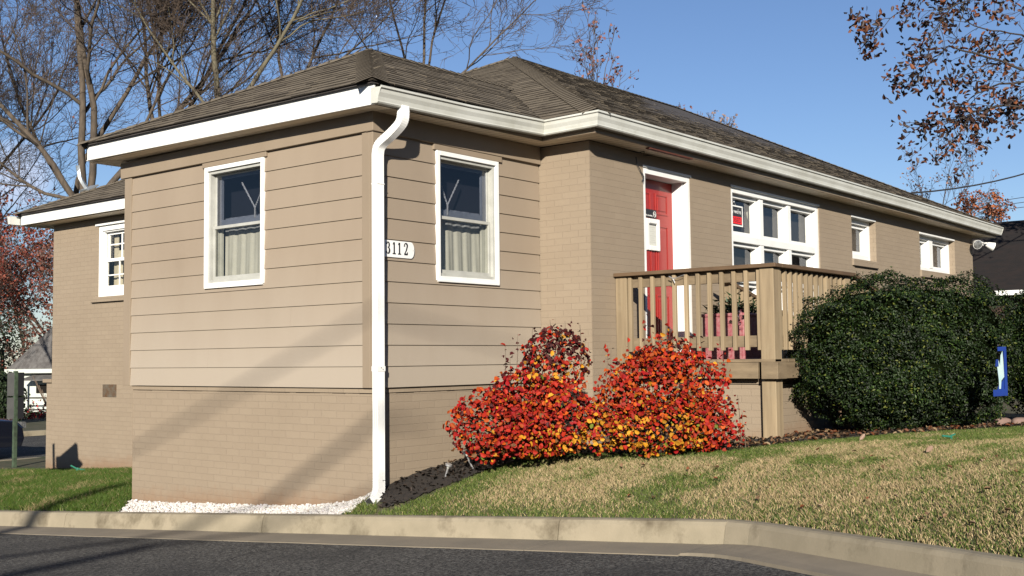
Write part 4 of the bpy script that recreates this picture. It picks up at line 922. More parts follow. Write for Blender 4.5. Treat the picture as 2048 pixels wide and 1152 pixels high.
# ---------------------------------------------------------------- grass
bedL=[hit(px,py)[:2] for px,py in ((752,1028),(800,1016),(850,996),(900,975),(960,952),(1040,925),(1130,912),(1330,908),(1470,905),(1560,893),(1640,886),(1750,876),(1900,866),(2048,858))]
bedL=np.array(bedL)
def inpoly(P,poly):
    x,y=P[:,0],P[:,1]; n=len(poly); ins=np.zeros(len(P),bool); j=n-1
    for i in range(n):
        xi,yi=poly[i];xj,yj=poly[j]
        c=((yi>y)!=(yj>y))&(x<(xj-xi)*(y-yi)/(yj-yi+1e-12)+xi); ins^=c; j=i
    return ins
bed=np.concatenate([bedL,np.array([[9,-5],[9,.05],[-.0,.05],[-.06,-.10]])])
def mulch_sheet():
    xs=np.arange(-.3,6,.06); ys=np.arange(-4.8,.1,.06); X,Y=np.meshgrid(xs,ys); P=np.stack([X.ravel(),Y.ravel()],1)
    ins=inpoly(P,bed).reshape(X.shape); Z=gz(X,Y)+.018+nr.normal(0,.006,X.shape)
    V=np.stack([X.ravel(),Y.ravel(),Z.ravel()],1); nx=len(xs); F=[]
    for j in range(len(ys)-1):
        for i in range(nx-1):
            if ins[j,i] and ins[j,i+1] and ins[j+1,i] and ins[j+1,i+1]: F.append((j*nx+i,j*nx+i+1,(j+1)*nx+i+1,(j+1)*nx+i))
    o=npmesh('mulch_bed',V,np.array(F),4,None,'mulch'); tag(o,kind='structure')
mulch_sheet()
def chips():
    n=9000; P=np.stack([nr.uniform(-.3,4.2,n),nr.uniform(-4.6,.0,n)],1); P=P[inpoly(P,bed)]; n=len(P)
    z=gz(P[:,0],P[:,1])+.02+nr.uniform(0,.015,n); c=np.concatenate([P,z[:,None]],1)
    near=(P[:,0]<.9)&(P[:,1]>-1.0)
    col=np.where(nr.random((n,1))<.5,np.array([[.009,.007,.005]]),np.array([[.024,.016,.011]]))
    lf=(~near)&(nr.random(n)<.35); col[lf]=np.array([[.10,.055,.028],[.16,.11,.06],[.09,.03,.012],[.07,.042,.025]])[nr.choice(4,lf.sum())]
    sz=np.where(lf,nr.uniform(.04,.07,n),nr.uniform(.015,.05,n))
    o=leaves(c,nr.normal(0,.45,(n,3))+np.array([0,0,1]),sz,.45,col,'grass','mulch_chips',None,seed=9); tag(o,'dark bark chips and dry leaves covering the planting bed','mulch',kind='stuff')
chips()
def grass(name,label,region,n,cf,seed,h0,h1):
    r_=np.random.default_rng(seed); x0,x1,y0,y1=region
    P=np.stack([r_.uniform(x0,x1,n),r_.uniform(y0,y1,n)],1)
    P=P[(P[:,0]>xk(P[:,1])-.012)&~inpoly(P,bed)]
    P=P[~((P[:,0]>-.04)&(P[:,0]<2.42)&(P[:,1]>-.04)&(P[:,1]<3.83))]; P=P[~(P[:,0]>2.38)|(P[:,1]<-.7)]
    d=np.concatenate([P,gz(P[:,0],P[:,1])[:,None]],1); px,py=pix(d); k=(px>-60)&(px<2110)&(py<1200); P=P[k];d=d[k];n=len(P)
    P,d=P[:],d[:]
    if name=='grass_left':
        k=~((P[:,1]<3.24+.58*(P[:,0]-xk(P[:,1]))/np.maximum(.02,-xk(P[:,1])))&(P[:,0]<.1)); P=P[k];d=d[k];n=len(P)
    c,hs=cf(P,r_,px[px==px][:0])
    h=r_.uniform(h0,h1,n)*hs; ang=r_.uniform(0,2*math.pi,n); lean=r_.uniform(.2,1.5,n)*h
    dirv=np.stack([np.cos(ang),np.sin(ang),0*ang],1); w=r_.uniform(.0014,.0030,n)[:,None]; face=r_.normal(0,.6,n)+YAW+math.pi/2
    side=np.stack([np.cos(face),np.sin(face),0*face],1)
    m_=d+dirv*(lean*.35)[:,None]+np.array([0,0,1])*(h*.6)[:,None]; tp=d+dirv*lean[:,None]+np.array([0,0,1])*(h*.95)[:,None]
    V=np.stack([d-side*w,d+side*w,m_+side*w*.8,m_-side*w*.8,tp],1).reshape(-1,3); i=np.arange(n)[:,None]*5
    F=np.concatenate([i+np.array([[0,1,2,3]]),i+np.array([[3,2,4,4]])],0)
    # tips as quads with tiny width
    V=V.reshape(-1,5,3); tipL=V[:,4]-side*w*.15; tipR=V[:,4]+side*w*.15
    V=np.concatenate([V[:,:4],tipR[:,None],tipL[:,None]],1).reshape(-1,3); i=np.arange(n)[:,None]*6
    F=np.concatenate([i+np.array([[0,1,2,3]]),i+np.array([[3,2,4,5]])],0)
    o=npmesh(name,V,F,4,np.concatenate([c,c]),'grass'); tag(o,label,'grass',kind='stuff')
G1=np.array([.050,.074,.013]);G2=np.array([.085,.108,.024]);T1=np.array([.29,.222,.12]);T2=np.array([.20,.15,.078]);G3=np.array([.024,.042,.008])
def cf_right(P,r_,_):
    a=vnoise(P,1.3,3)*.42+vnoise(P,3.4,8)*.38+vnoise(P,11,2)*.2
    db=np.min(np.hypot(P[:,None,0]-bedL[None,:,0],P[:,None,1]-bedL[None,:,1]),axis=1) if len(P)<400000 else 0
    dk_=P[:,0]-xk(P[:,1])
    tan=np.clip((a-.37)*4.2,0.07,.80)*np.clip(db/.55-.15,.05,1)*np.clip(dk_/.25+.15,.25,1)
    tan=np.where((P[:,1]<-3.2)&(dk_<.9),np.maximum(tan,.55),tan)
    u=r_.random(len(P)); t=u<tan; c=np.where((r_.random(len(P))<.5)[:,None],G1,G2); c=np.where((r_.random(len(P))<.15)[:,None],G3,c)
    ct=np.where((r_.random(len(P))<.6)[:,None],T1,T2); c=np.where(t[:,None],ct,c)*r_.uniform(.75,1.25,(len(P),1)); return c,np.where(t,.85,1.0)*(.75+.5*a)
def cf_left(P,r_,_):
    a=vnoise(P,1.3,5)*.5+vnoise(P,4,6)*.5; tan=np.clip((a-.62)*2,.05,.5); u=r_.random(len(P)); c=np.where((r_.random(len(P))<.5)[:,None],np.array([.030,.055,.006]),np.array([.046,.075,.010]))
    c=np.where((u<tan)[:,None],T2,c)*r_.uniform(.75,1.25,(len(P),1)); return c,.8+.4*a
grass('grass_right','patchy green and straw lawn between the kerb and the planting bed',(-2.2,5.2,-6.2,.10),520000,cf_right,3,.014,.040)
grass('grass_left','green lawn left of the front room behind the kerb',(-1.3,3.4,2.9,13.9),240000,cf_left,4,.03,.075)
def fallen():
    n=62; pts=[]
    for i in range(n):
        px=rng.uniform(1150,2040); py=rng.uniform(885,1060); P=hit(px,py,.02)
        if P[0]<xk(P[1])+.1: continue
        pts.append(P+np.array([0,0,.03]))
    pts=np.array(pts); cs=np.array([[.14,.08,.04],[.15,.05,.02],[.20,.14,.09],[.12,.07,.035]])[nr.choice(4,len(pts))]
    o=leaves(pts,nr.normal(0,.4,pts.shape)+np.array([0,0,1.2]),nr.uniform(.02,.05,len(pts)),.7,cs,'oakleaf','fallen_leaves',None,seed=77,fold=.35); tag(o,'brown and orange fallen leaves scattered over the lawn','leaves',kind='stuff')
    for (px,py,lab) in ((1860,912,'largest pale tan leaf standing on the lawn below the hedge'),(1725,886,'pale flat leaf at the foot of the hedge')):
        P=hit(px,py)+np.array([0,0,.05]); o=leaves(P[None,:],np.array([[-.8,-.6,.35]]),.075,.5,np.array([[.17,.11,.075]]),'oakleaf','dry_leaf',None,seed=px,fold=.2); tag(o,lab,'leaf','large pale leaves on the lawn')
fallen()
# white stone strip
def gravel():
    b=MB(); r_=random.Random(3)
    vs0=[];t=(1+5**.5)/2
    for s1 in (-1,1):
        for s2 in (-1,1): vs0+=[(0,s1,s2*t),(s1,s2*t,0),(s2*t,0,s1)]
    vs0=[np.array(v)/2 for v in vs0]
    ico=[]
    import itertools
    for a,c,e in itertools.combinations(range(12),3):
        if all(abs(np.linalg.norm(vs0[i]-vs0[j])-1)<.01 for i,j in ((a,c),(c,e),(a,e))): 
            nrm_=np.cross(vs0[c]-vs0[a],vs0[e]-vs0[a]); ico.append((a,c,e) if nrm_@vs0[a]>0 else (a,e,c))
    n=0
    while n<5200:
        y=r_.uniform(.03,3.97); x0=xk(y)+.01; x1=.015 if y<3.79 else xk(y)+.35; 
        if y>3.5: x0=x0; x1=min(x1,x0+max(.03,.5-(y-3.8)*2.6)) if y>3.8 else x1
        x=r_.uniform(x0,x1); s_=r_.uniform(.006,.017); lay=r_.random()
        if y>3.22+.58*(x-x0)/max(.02,-x0)+r_.uniform(-.05,.05): continue
        z=float(gz(x,y))+.008+lay*.022*min(1,max(0,(x-x0)/.1))
        if y>3.79: z-=.01
        rot=Matrix.Rotation(r_.uniform(0,6),3,'Z')@Matrix.Rotation(r_.uniform(0,6),3,'X'); R_=np.array(rot)
        sc3=np.array([r_.uniform(.8,1.4),r_.uniform(.7,1.1),r_.uniform(.5,.9)])*s_*1.1
        vs=[(R_@(v*sc3*r_.uniform(.8,1.2)))+np.array([x,y,z]) for v in vs0]
        g=r_.uniform(.85,1.05); c=(g,g*r_.uniform(.95,1),g*r_.uniform(.9,1)) if r_.random()>.06 else (.7,.62,.55)
        b.add(vs,ico,c); n+=1
    o=b.build('white_gravel','gravel',uv=False); tag(o,'strip of white marble chips along the foot of the front wall behind the kerb','gravel',kind='stuff')
    xs=np.linspace(0,1,6); ys=np.arange(.12,3.2,.1)
    X,Y=np.meshgrid(xs,ys); XX=xk(Y)+.0+(0.03-xk(Y))*X*np.where(Y>3.8,.7,1); V=np.stack([XX.ravel(),Y.ravel(),(gz(XX,Y)+.008+0*X).ravel()],1); i=(np.arange(5)[None,:]+np.arange(len(ys)-1)[:,None]*6).ravel()
    o=npmesh('gravel_base',V,np.stack([i,i+1,i+7,i+6],1),4,np.ones((len(i),3))*.35,'gravel'); tag(o,kind='structure')
gravel()
# ---------------------------------------------------------------- small garden things
for (bx,by),(tx,ty),d,lab in (((890,957),(898,928),9.45,'steel solar light leaning right in the mulch'),((948,941),(928,902),9.7,'steel solar light leaning left under the red shrub')):
    P=hit(bx,by); d=float((P-CP)@CF); T=D(tx,ty,d-.02); v=T-P; ln=np.linalg.norm(v); v/=ln
    s_=thing('solar_light',P,lab,'garden light','solar path lights in the mulch')
    b=MB(); b.tube([P-v*.05,P+v*ln*.72],.008,8); b.build('stake','metal',s_)
    b=MB(); b.tube([P+v*ln*.70,P+v*ln*.88],[.010,.016],12); b.build('diffuser','storm',s_)
    b=MB(); b.tube([P+v*ln*.88,P+v*ln*.885,P+v*ln*1.0,P+v*ln*1.02],[.014,.030,.030,.020],16); b.build('cap','metal',s_)
P=hit(1903,884); b=MB(); b.tube([P,P+np.array([.0,0,.05]),P+np.array([.03,-.02,.06])],[.008,.01,.006],6); b.tube([P+np.array([0,0,.04]),P+np.array([-.06,.05,.05])],.008,6)
tag(b.build('sprinkler','steelgreen'),'tiny green sprinkler at the edge of the lawn below the hedge','sprinkler')
P=np.array([2.1,8.55,float(gz(2.1,8.55))]); b=MB(); b.tube([P,P+np.array([0,0,.08])],.02,6); b.tube([P+np.array([0,0,.06]),P+np.array([-.05,.10,.11])],.012,6); b.tube([P+np.array([0,0,.06]),P+np.array([.05,-.12,.05])],.012,6)
tag(b.build('hose_tap','steelgreen'),'small green hose fitting in the grass by the left wall','tap')
# banner by hedge
bn=thing('garden_banner',hit(1994,846),'blue garden banner with pale figure beside the right hedge','banner')
k=D(1996,790,9.55); u_=CR*1.0+CF*.5; u_/=np.linalg.norm(u_); zz=np.array([0,0,1.])
hw_=.065; b=MB(); P0=k+u_*.03
def bq(m,x0,x1,z0,z1,off,poly=None,name='cloth'):
    b=MB(); pl_=poly or [(x0,z0),(x1,z0),(x1,z1),(x0,z1)]
    b.prism([P0+u_*x+zz*z+CF*(off) for x,z in pl_],CF*.006); b.build(name,m,bn)
bq('blue',-.085,.09,-.01,.045,0); bq('blue',-.015,.09,.37,.405,0); bq('blue',.055,.09,.045,.37,0)
bq('bannerw',0,0,0,0,.003,[(-.01,.05),(.01,.05),(.02,.12),(.055,.15),(.05,.3),(.045,.37),(.02,.33),(.01,.25),(-.005,.29),(-.03,.27),(-.02,.2),(-.01,.12)],'figure')
bq('blue',0,0,0,0,.008,[(-.03,.045),(.06,.045),(.06,.14),(.03,.11),(.0,.1)],'cloth'); bq('blue',0,0,0,0,-.002,[(-.05,.24),(-.01,.24),(-.012,.30),(-.04,.30)],'cloth')
b=MB(); q=hit(1996,846); b.tube([q,P0+zz*.42+u_*-.0+CF*.012],.006,6); b.build('pole','cable',bn)
for i,(px,py,lab) in enumerate(((2006,853,'left pinkish rounded edging block under the banner'),(2042,853,'right pinkish rounded edging block cut by the photo edge'))):
    P=hit(px,py); b=MB(); vs=[];fs=[];nu,nv=18,9
    for j in range(nv+1):
        for q in range(nu):
            th=j/nv*math.pi; ph=q/nu*2*math.pi; d=np.array([math.sin(th)*math.cos(ph),math.sin(th)*math.sin(ph),math.cos(th)]); d=np.sign(d)*np.abs(d)**.75
            vs.append(P+np.array([0,0,.03])+CR*d[0]*.085+CF*d[1]*.05+zz*d[2]*.055)
    for j in range(nv):
        for q in range(nu): fs.append((j*nu+q,j*nu+(q+1)%nu,(j+1)*nu+(q+1)%nu,(j+1)*nu+q))
    b.add(vs,fs); tag(b.build('edging_block','stone',smooth=True),lab,'block','edging blocks by the hedge')
# road specks
# ---------------------------------------------------------------- street furniture at the left
P=D(29,905,20.); P[2]=gz(P[0],P[1]); sp=thing('street_sign',P,'pair of grey sign backs on a green channel post beyond the left lawn','sign')
b=MB(); b.box((P[0]-.03,P[1]-.03,P[2]-.3),(P[0]+.03,P[1]+.03,D(29,742,20.)[2])); b.build('post','signpost',sp)
for dx,zz0,zz1,ang in ((-1,792,744,.25),(-1,838,794,.25),(1,792,744,-1.0),(1,838,794,-1.0)):
    z0=D(33,zz0,20.)[2];z1=D(33,zz1,20.)[2]-.01; w=.13 if dx<0 else .15
    u_=CR*math.cos(ang)*dx+CF*math.sin(abs(ang))*(.6 if dx>0 else .3); u_[2]=0; u_/=np.linalg.norm(u_); n_=np.array([-u_[1],u_[0],0])
    c=np.array([P[0],P[1],(z0+z1)/2])+u_*(w*.5+.01)-CF*.03; c[2]=(z0+z1)/2
    b=MB(); b.obox(c,u_*w*.5,n_*.003,np.array([0,0,(z1-z0)/2])); b.build('sign_panel','signgrey' if dx<0 else 'black',sp,bevel=.002)  # right-hand panels take black, standing for the shaded side of grey metal
# parked car
def car(px_end,d):
    base=D(14,900,d); base[2]=float(stz(0,np.array([18.]))[0])
    t=thing('parked_car',base,'black car cut off by the left photo edge on the cross street','car')
    fx=np.array([-1.,0,0]); # car extends to -x from its nose at base
    def P_(l,w,h): return base+fx*l+np.array([0,1,0])*w+np.array([0,0,h])
    prof=[(0,.28),(-.06,.45),(-.02,.66),(.15,.80),(1.0,.93),(1.55,1.32),(2.2,1.44),(3.2,1.42),(3.8,1.05),(4.5,.95),(4.6,.6),(4.55,.28)]
    b=MB(); W_=[(-.88,.0),(-.86,.0)]
    ring=[]
    nsec=9; vs=[];k=len(prof)
    for j in range(nsec+1):
        w=-.88+1.76*j/nsec; e=abs(w/.88)
        for l,h in prof:
            hh=h-(.10*e**4 if h>.9 else .03*e**4); ll=l+.14*e**3*(1 if l<1 else (-1 if l>4 else 0))
            if h>1.0: w2=w*.82
            else: w2=w
            vs.append(P_(ll,w2,hh))
    fs=[(j*k+i,j*k+i+1,(j+1)*k+i+1,(j+1)*k+i) for j in range(nsec) for i in range(k-1)]
    fs+=[tuple(range(k)),tuple(range(nsec*k,(nsec+1)*k))]
    b.add(vs,fs); b.build('body','carpaint',t,smooth=False,bevel=.02,fix=True)
    b=MB(); b.prism([P_(1.12,-.80,.96),P_(1.62,-.745,1.30),P_(3.15,-.745,1.37),P_(3.62,-.80,1.06)],(0,-.012,0)); b.build('side_window','carglass',t)
    b=MB(); b.prism([P_(1.03,-.68,.955),P_(1.03,.68,.955),P_(1.5,.6,1.30),P_(1.5,-.6,1.30)],(.01,0,.012)); b.build('windscreen','carglass',t)
    for l in (.95,3.75):
        for w in (-.90,.70):
            b=MB(); b.tube([P_(l,w,.32),P_(l,w+.2,.32)],.32,20); wh=b.build('wheel','tyre',t); b=MB(); b.tube([P_(l,w-.01,.32),P_(l,w+.02,.32)],.19,12); b.build('rim','black',wh)
    b=MB(); b.box(P_(-.02,-.75,.62),P_(.08,-.45,.74)); b.build('headlight','lens',t)
    b=MB(); b.box(P_(-.02,.45,.62),P_(.08,.75,.74)); b.build('headlight','lens',t)
car(48,24.)
# cottage across the street
def cottage():
    o=D(17,850,44.); zg=-2.0
    R2=np.array([CR[0],CR[1],0]);R2/=np.linalg.norm(R2);F2=np.array([-R2[1],R2[0],0]); ca,sa=math.cos(R(-12)),math.sin(R(-12)); R3=R2*ca+F2*sa; F3=np.array([-R3[1],R3[0],0])
    base=np.array([o[0],o[1],zg]); t=thing('cottage',base,'small white cottage with grey roof across the street at the left','house')
    ze=D(17,738,44.)[2]
    P_=lambda a,c,z:base+R3*a+F3*c+np.array([0,0,z-zg])
    b=MB(); b.prism([P_(.15,.3,zg-.5),P_(8,.3,zg-.5),P_(8,7,zg-.5),P_(.15,7,zg-.5)],(0,0,ze-zg+.4)); b.build('wall','cotwall',t,fix=True)
    b=MB(); a0,a1,c0,c1=-.1,8.3,0,7.3; rz=ze+4.7
    b.add([P_(a0,c0,ze),P_(a1,c0,ze),P_(a1,c1,ze),P_(a0,c1,ze),P_(3.0,3.6,rz),P_(6,3.6,rz),P_(a0,c0,ze-.05),P_(a1,c0,ze-.05),P_(a1,c1,ze-.05),P_(a0,c1,ze-.05)],[(0,1,5,4),(1,2,5),(2,3,4,5),(3,0,4),(6,7,1,0),(7,8,2,1),(8,9,3,2),(9,6,0,3)]); b.build('roof','cotroof',t,fix=True)
    b=MB(); b.prism([P_(a0-.1,c0-.03,ze-.17),P_(a1,c0-.03,ze-.17),P_(a1,c0-.03,ze-.01),P_(a0-.1,c0-.03,ze-.01)],F3*.05); b.build('gutter','cotwall',t,fix=True)
    b=MB(); b.add([P_(.65,-.35,ze-.42),P_(2.5,-.35,ze-.42),P_(2.5,.3,ze-.2),P_(1.0,.3,ze-.2)],[(0,1,2,3)]); b.prism([P_(.65,-.35,ze-.46),P_(2.5,-.35,ze-.46),P_(2.5,-.35,ze-.42),P_(.65,-.35,ze-.42)],F3*.05); b.build('porch_roof','cotroof',t,fix=True)
    b=MB(); b.prism([P_(1.0,.26,ze-.95),P_(1.6,.26,ze-.95),P_(1.6,.26,ze-.62),P_(1.0,.26,ze-.62)],F3*.02); b.build('window','dark',t,fix=True)
    b=MB(); b.prism([P_(.68,-.3,zg),P_(.76,-.3,zg),P_(.76,-.3,ze-.46),P_(.68,-.3,ze-.46)],F3*.1); b.build('porch_post','blue',t,fix=True)
    b=MB(); b.tube([P_(.8,-.7,zg+.95),P_(2.4,-.7,zg+.95)],.03,5); b.tube([P_(.8,-.7,zg+.5),P_(2.4,-.7,zg+.5)],.03,5); b.build('railing','nbroof',t)
cottage()
# neighbouring dark house at the right
def neighbour():
    x0=20.5; t=thing('neighbour_house',(x0,1,-.6),'dark brown roofed house behind the right end of the brick house','house')
    eL=onX(1940,580,x0);eR=onX(2048,578,x0); ze=float(eR[2]); yA,yB=8.,-8.
    b=MB(); zt=float(onX(2000,444,x0+4.0)[2])
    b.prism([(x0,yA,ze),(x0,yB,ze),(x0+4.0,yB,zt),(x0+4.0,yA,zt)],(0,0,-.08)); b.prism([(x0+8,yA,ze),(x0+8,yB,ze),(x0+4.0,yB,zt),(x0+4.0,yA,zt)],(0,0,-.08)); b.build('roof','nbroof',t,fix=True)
    b=MB(); b.box((x0+.4,yB+.3,-1.),(x0+7.6,yA-.3,ze-.02)); b.build('wall','nbwall',t)
    b=MB(); yy=float(onX(1992,578,x0)[1]); b.box((x0-.12,yB,ze-.13),(x0-.01,yy,ze-.02)); b.build('gutter','fascia',t)
neighbour()
# ---------------------------------------------------------------- trees
class TreeB:
    def __init__(s,seed): s.r=np.random.default_rng(seed); s.thick=MB(); s.tv=[];s.tf=[];s.to=0; s.tips=[]
    def tubefast(s,path,r0,r1):
        n=3; k=len(path); path=np.array(path); T=np.gradient(path,axis=0); T/=np.linalg.norm(T,axis=1)[:,None]+1e-9
        a=np.cross(T,np.array([.31,.22,.9])); a/=np.linalg.norm(a,axis=1)[:,None]+1e-9; b_=np.cross(T,a); rr=np.linspace(r0,r1,k)[:,None]
        V=np.stack([path+rr*(math.cos(q)*a+math.sin(q)*b_) for q in (0,2.094,4.189)],1).reshape(-1,3)
        i=np.arange(k-1)[:,None]*3; F=np.concatenate([i+np.array([[q,(q+1)%3,3+(q+1)%3,3+q]]) for q in range(3)],0)+s.to
        s.tv.append(V);s.tf.append(F);s.to+=len(V)
    def branch(s,p,d,L_,r,lev,maxlev,spec):
        rs=s.r; n=max(4,int(5+L_*1.2)) if lev<3 else 5; path=[p]; q=p.copy(); dd=d/np.linalg.norm(d); seg=L_/n
        wob=spec['wob'][min(lev,len(spec['wob'])-1)]; grav=spec['up'][min(lev,len(spec['up'])-1)]
        for i in range(n):
            dd=dd+rs.normal(0,wob,3)+np.array([0,0,grav]); dd/=np.linalg.norm(dd); q=q+dd*seg; path.append(q.copy())
        r1=max(r*spec['tap'],.0045)
        if lev<2: s.thick.tube(path,list(np.linspace(r,r1,n+1)),8 if lev==0 else 6,cap=False)
        else: s.tubefast(path,r,r1)
        if lev>=maxlev: s.tips.append(path[-1]); s.tips.append(path[len(path)//2]); return
        kids=spec['kids'][lev]; 
        for c in range(kids):
            f=rs.uniform(spec['from'][min(lev,len(spec['from'])-1)],1.0) if c else 1.0
            x=f*n; i=min(int(x),n-1); pp=path[i]*(1-(x-i))+path[i+1]*(x-i); base=path[min(i+1,n)]-path[i]; base/=np.linalg.norm(base)
            ax=rs.normal(0,1,3); ax-=ax@base*base; ax/=np.linalg.norm(ax)+1e-9; an=rs.uniform(*spec['ang'])*(.5 if c==0 else 1)
            nd=base*math.cos(an)+ax*math.sin(an); ll=L_*rs.uniform(*spec['len'])*(1.15-.4*f); rr=max((r+(r1-r)*f)*rs.uniform(.42,.66)*(1.25 if c==0 else 1),.0062)
            s.branch(pp,nd,ll,rr,lev+1,maxlev,spec)
    def finish(s,name,base,label,group,bark='bark',leaf=None):
        t=thing(name,base,label,'tree',group); s.thick.build('trunk',bark,t,smooth=True,uv=False)
        V=np.concatenate(s.tv);F=np.concatenate(s.tf); npmesh('crown',V,F,4,None,'oakbark' if bark=='oakbark' else 'twig',t)
        if leaf:
            n,size,cols,asp=leaf; tp=np.array(s.tips); sub=tp[s.r.random(len(tp))<(.38 if bark=='oakbark' else .8)]; idx=s.r.choice(len(sub),n); P=sub[idx]+s.r.normal(0,size*.8,(n,3))*np.array([1,1,1.1])-np.array([0,0,size*.3]); c=np.array(cols)[s.r.choice(len(cols),n)]*s.r.uniform(.7,1.25,(n,1))
            leaves(P,s.r.normal(0,1,(n,3)),size*s.r.uniform(.7,1.2,n),asp,c,'oakleaf','leaves',t,seed=int(n))
        return t
SP=dict(wob=[.07,.11,.14,.17,.2],up=[.02,.05,.05,.03,.02],tap=.42,kids=[9,7,7,5],**{'from':[.25,.2,.15,.1]},ang=(.35,.95),len=(.42,.68))
SPT=dict(SP); SPT['kids']=[8,7,5,4]
GRP='bare trees behind the house'
def bare(seed,px,pyb,d,stems,label,bark='bark',spec=SP,maxlev=4,group=GRP,leaf=None,name='bare_tree'):
    T=TreeB(seed); base=D(px,pyb,d); 
    for (dpx,dpy,L_,r) in stems:
        r*=.52; L_*=1.1   # direction in the view plane plus a little depth
        dirv=CR*dpx-CU*dpy*-1.0+CF*T.r.normal(0,.25); 
        T.branch(base-dirv*.0,dirv,L_,r,0,maxlev,spec)
    gb=base.copy(); g0=-2.0
    T.thick.tube([np.array([base[0],base[1],g0-.3]),base*.5+np.array([base[0],base[1],g0])*.5,base],[stems[0][3]*1.6,stems[0][3]*1.3,stems[0][3]*1.0],10,cap=False)
    return T.finish(name,(base[0],base[1],g0),label,group,bark,leaf)
bare(101,172,430,30,[(-.55,1,5.5,.17),(-.12,1,7.5,.20),(.10,1,7.8,.20),(.55,1,6.5,.18),(1.2,.75,5,.13)],'large many stemmed bare tree above the lower left roof')
bare(102,150,400,31,[(-1.3,.35,4.5,.10),(-.9,1,5.5,.13),(.3,1,6.5,.15)],'bare tree with low limbs reaching to the left photo edge')
bare(103,450,260,29,[(-.22,1,5.0,.17),(.55,1,4.8,.13),(-.9,1,4,.09)],'pale barked bare tree behind the left hip of the front roof','barkl')
bare(104,325,330,32,[(-.35,1,6.5,.13),(.45,1,6.5,.13),(.05,1,6,.10)],'slender bare tree between the many stemmed tree and the pale barked tree')
bare(105,575,220,31,[(-.1,1,4.5,.10),(.35,1,5,.10),(.9,.8,4,.07)],'bare tree just left of the front roof peak',spec=SPT)
bare(106,835,220,33,[(-.35,1,5.0,.08),(.08,1,5.5,.09),(.40,1,5.5,.08),(.95,.9,4.6,.07),(-.9,1,4.2,.06)],'fan shaped bare tree to the right of the front roof peak',spec=SPT)
bare(107,-130,620,34,[(-.2,1,7,.16),(.5,1,7,.14),(-.9,1,6,.12)],'bare tree rising at the left photo edge with a few rusty leaves',leaf=(500,.10,[(.16,.04,.02),(.11,.035,.02)],.7))
SPR=dict(SP); SPR['kids']=[7,6,6,4]
bare(108,40,760,66,[(-.5,1,7,.2),(.3,1,7,.2),(.9,.8,6,.15),(-1.2,.7,6,.15)],'russet leaved tree behind the cottage',spec=SPR,leaf=(8000,.2,[(.12,.022,.012),(.15,.042,.02),(.07,.022,.013)],.8),name='russet_tree',group='russet trees around the cottage')
bare(109,-90,800,60,[(0,1,6,.16),(.8,.8,5.5,.14),(.5,1,6,.14)],'rust red tree at the left photo edge beside the street sign',spec=SPR,leaf=(5000,.14,[(.13,.022,.013),(.16,.04,.02)],.8),name='russet_tree',group='russet trees around the cottage')
bare(110,110,700,68,[(-.6,1,7,.2),(.3,1,7,.2),(-1.2,.6,6,.16)],'tall russet tree directly above the cottage roof',spec=SPR,leaf=(4000,.15,[(.10,.03,.02),(.075,.03,.02)],.8),name='russet_tree',group='russet trees around the cottage')
bare(125,60,800,58,[(-.3,1,5,.14),(.5,.9,5,.14),(1.1,.6,4,.10),(-1.2,.5,4.5,.1)],'lower russet thicket tree right behind the cottage',spec=SPR,leaf=(6000,.15,[(.10,.03,.02),(.13,.045,.025),(.06,.03,.022)],.8),name='russet_tree',group='russet trees around the cottage')
# small sapling tops beyond the main ridge
SPS=dict(wob=[.05,.09,.12,.15],up=[.03,.05,.04,.03],tap=.5,kids=[8,4,3],**{'from':[.35,.2,.2]},ang=(.3,.7),len=(.35,.6))
PK=[(.15,.065,.06),(.11,.045,.045),(.17,.075,.055)]
bare(120,1190,300,24,[(-.15,1,1.75,.03),(.12,1,1.6,.03)],'thin sapling with pinkish leaves above the long roof ridge',spec=SPS,maxlev=3,leaf=(200,.08,PK,.8),name='sapling',group='saplings beyond the roof')
bare(121,1365,300,30,[(.1,1,.75,.02),(-.3,1,.7,.02)],'smallest sapling tip peeking over the middle of the long roof',spec=SPS,maxlev=3,leaf=(60,.08,PK,.8),name='sapling',group='saplings beyond the roof')
bare(122,1428,330,30,[(-.25,1,.95,.02),(.4,1,.9,.02)],'pale sapling tip over the sloping end of the long roof',spec=SPS,maxlev=3,leaf=(90,.07,[(.26,.17,.13),(.22,.14,.11)],.8),name='sapling',group='saplings beyond the roof')
SPF=dict(SP); SPF['kids']=[6,5,4]
bare(123,1880,470,42,[(-.5,1,2.0,.05),(.1,1,2.2,.05),(.6,1,2.0,.05)],'bare tan tree just beyond the far end of the roof',spec=SPF,maxlev=3,leaf=(350,.09,[(.18,.10,.06),(.15,.075,.05)],.8),name='distant_tree',group='distant trees at the right')
bare(124,1955,480,40,[(-.3,1,1.0,.05),(.2,1,1.1,.05),(.6,.8,1.0,.04)],'orange leaved tree beside the gutter end',spec=SPF,maxlev=3,leaf=(900,.10,[(.22,.065,.02),(.17,.055,.025)],.8),name='distant_tree',group='distant trees at the right')
# evergreen shrubs at far left
for i,(px,py,d,w,h,lab) in enumerate(((5,700,60,1.6,2.6,'dark evergreen behind the russet tree at the left edge'),(0,800,36,.8,1.0,'green shrub low at the left edge near the sign'),(75,845,41,.9,.42,'dark evergreen shrub in front of the cottage'))):
    c=D(px,py,d); t=thing('evergreen_shrub',(c[0],c[1],-2.1),lab,'shrub'); r_=np.random.default_rng(300+i)
    P,Nn=blob_points([(c[0],c[1],c[2],w,w,h)],2200,.3,300+i); leaves(P,Nn+r_.normal(0,.7,P.shape),.12,.7,np.array([.016,.028,.009])*r_.uniform(.6,1.4,(len(P),1)),'oakleaf','foliage',t,seed=i)
    b=MB(); b.tube([(c[0],c[1],-2.3),c],.1,6); b.build('stems','stem',t)
c=D(62,815,39.5); t=thing('red_leaf_shrub',(c[0],c[1],-2.1),'sparse red leaved shrub in front of the cottage','shrub'); r_=np.random.default_rng(9)
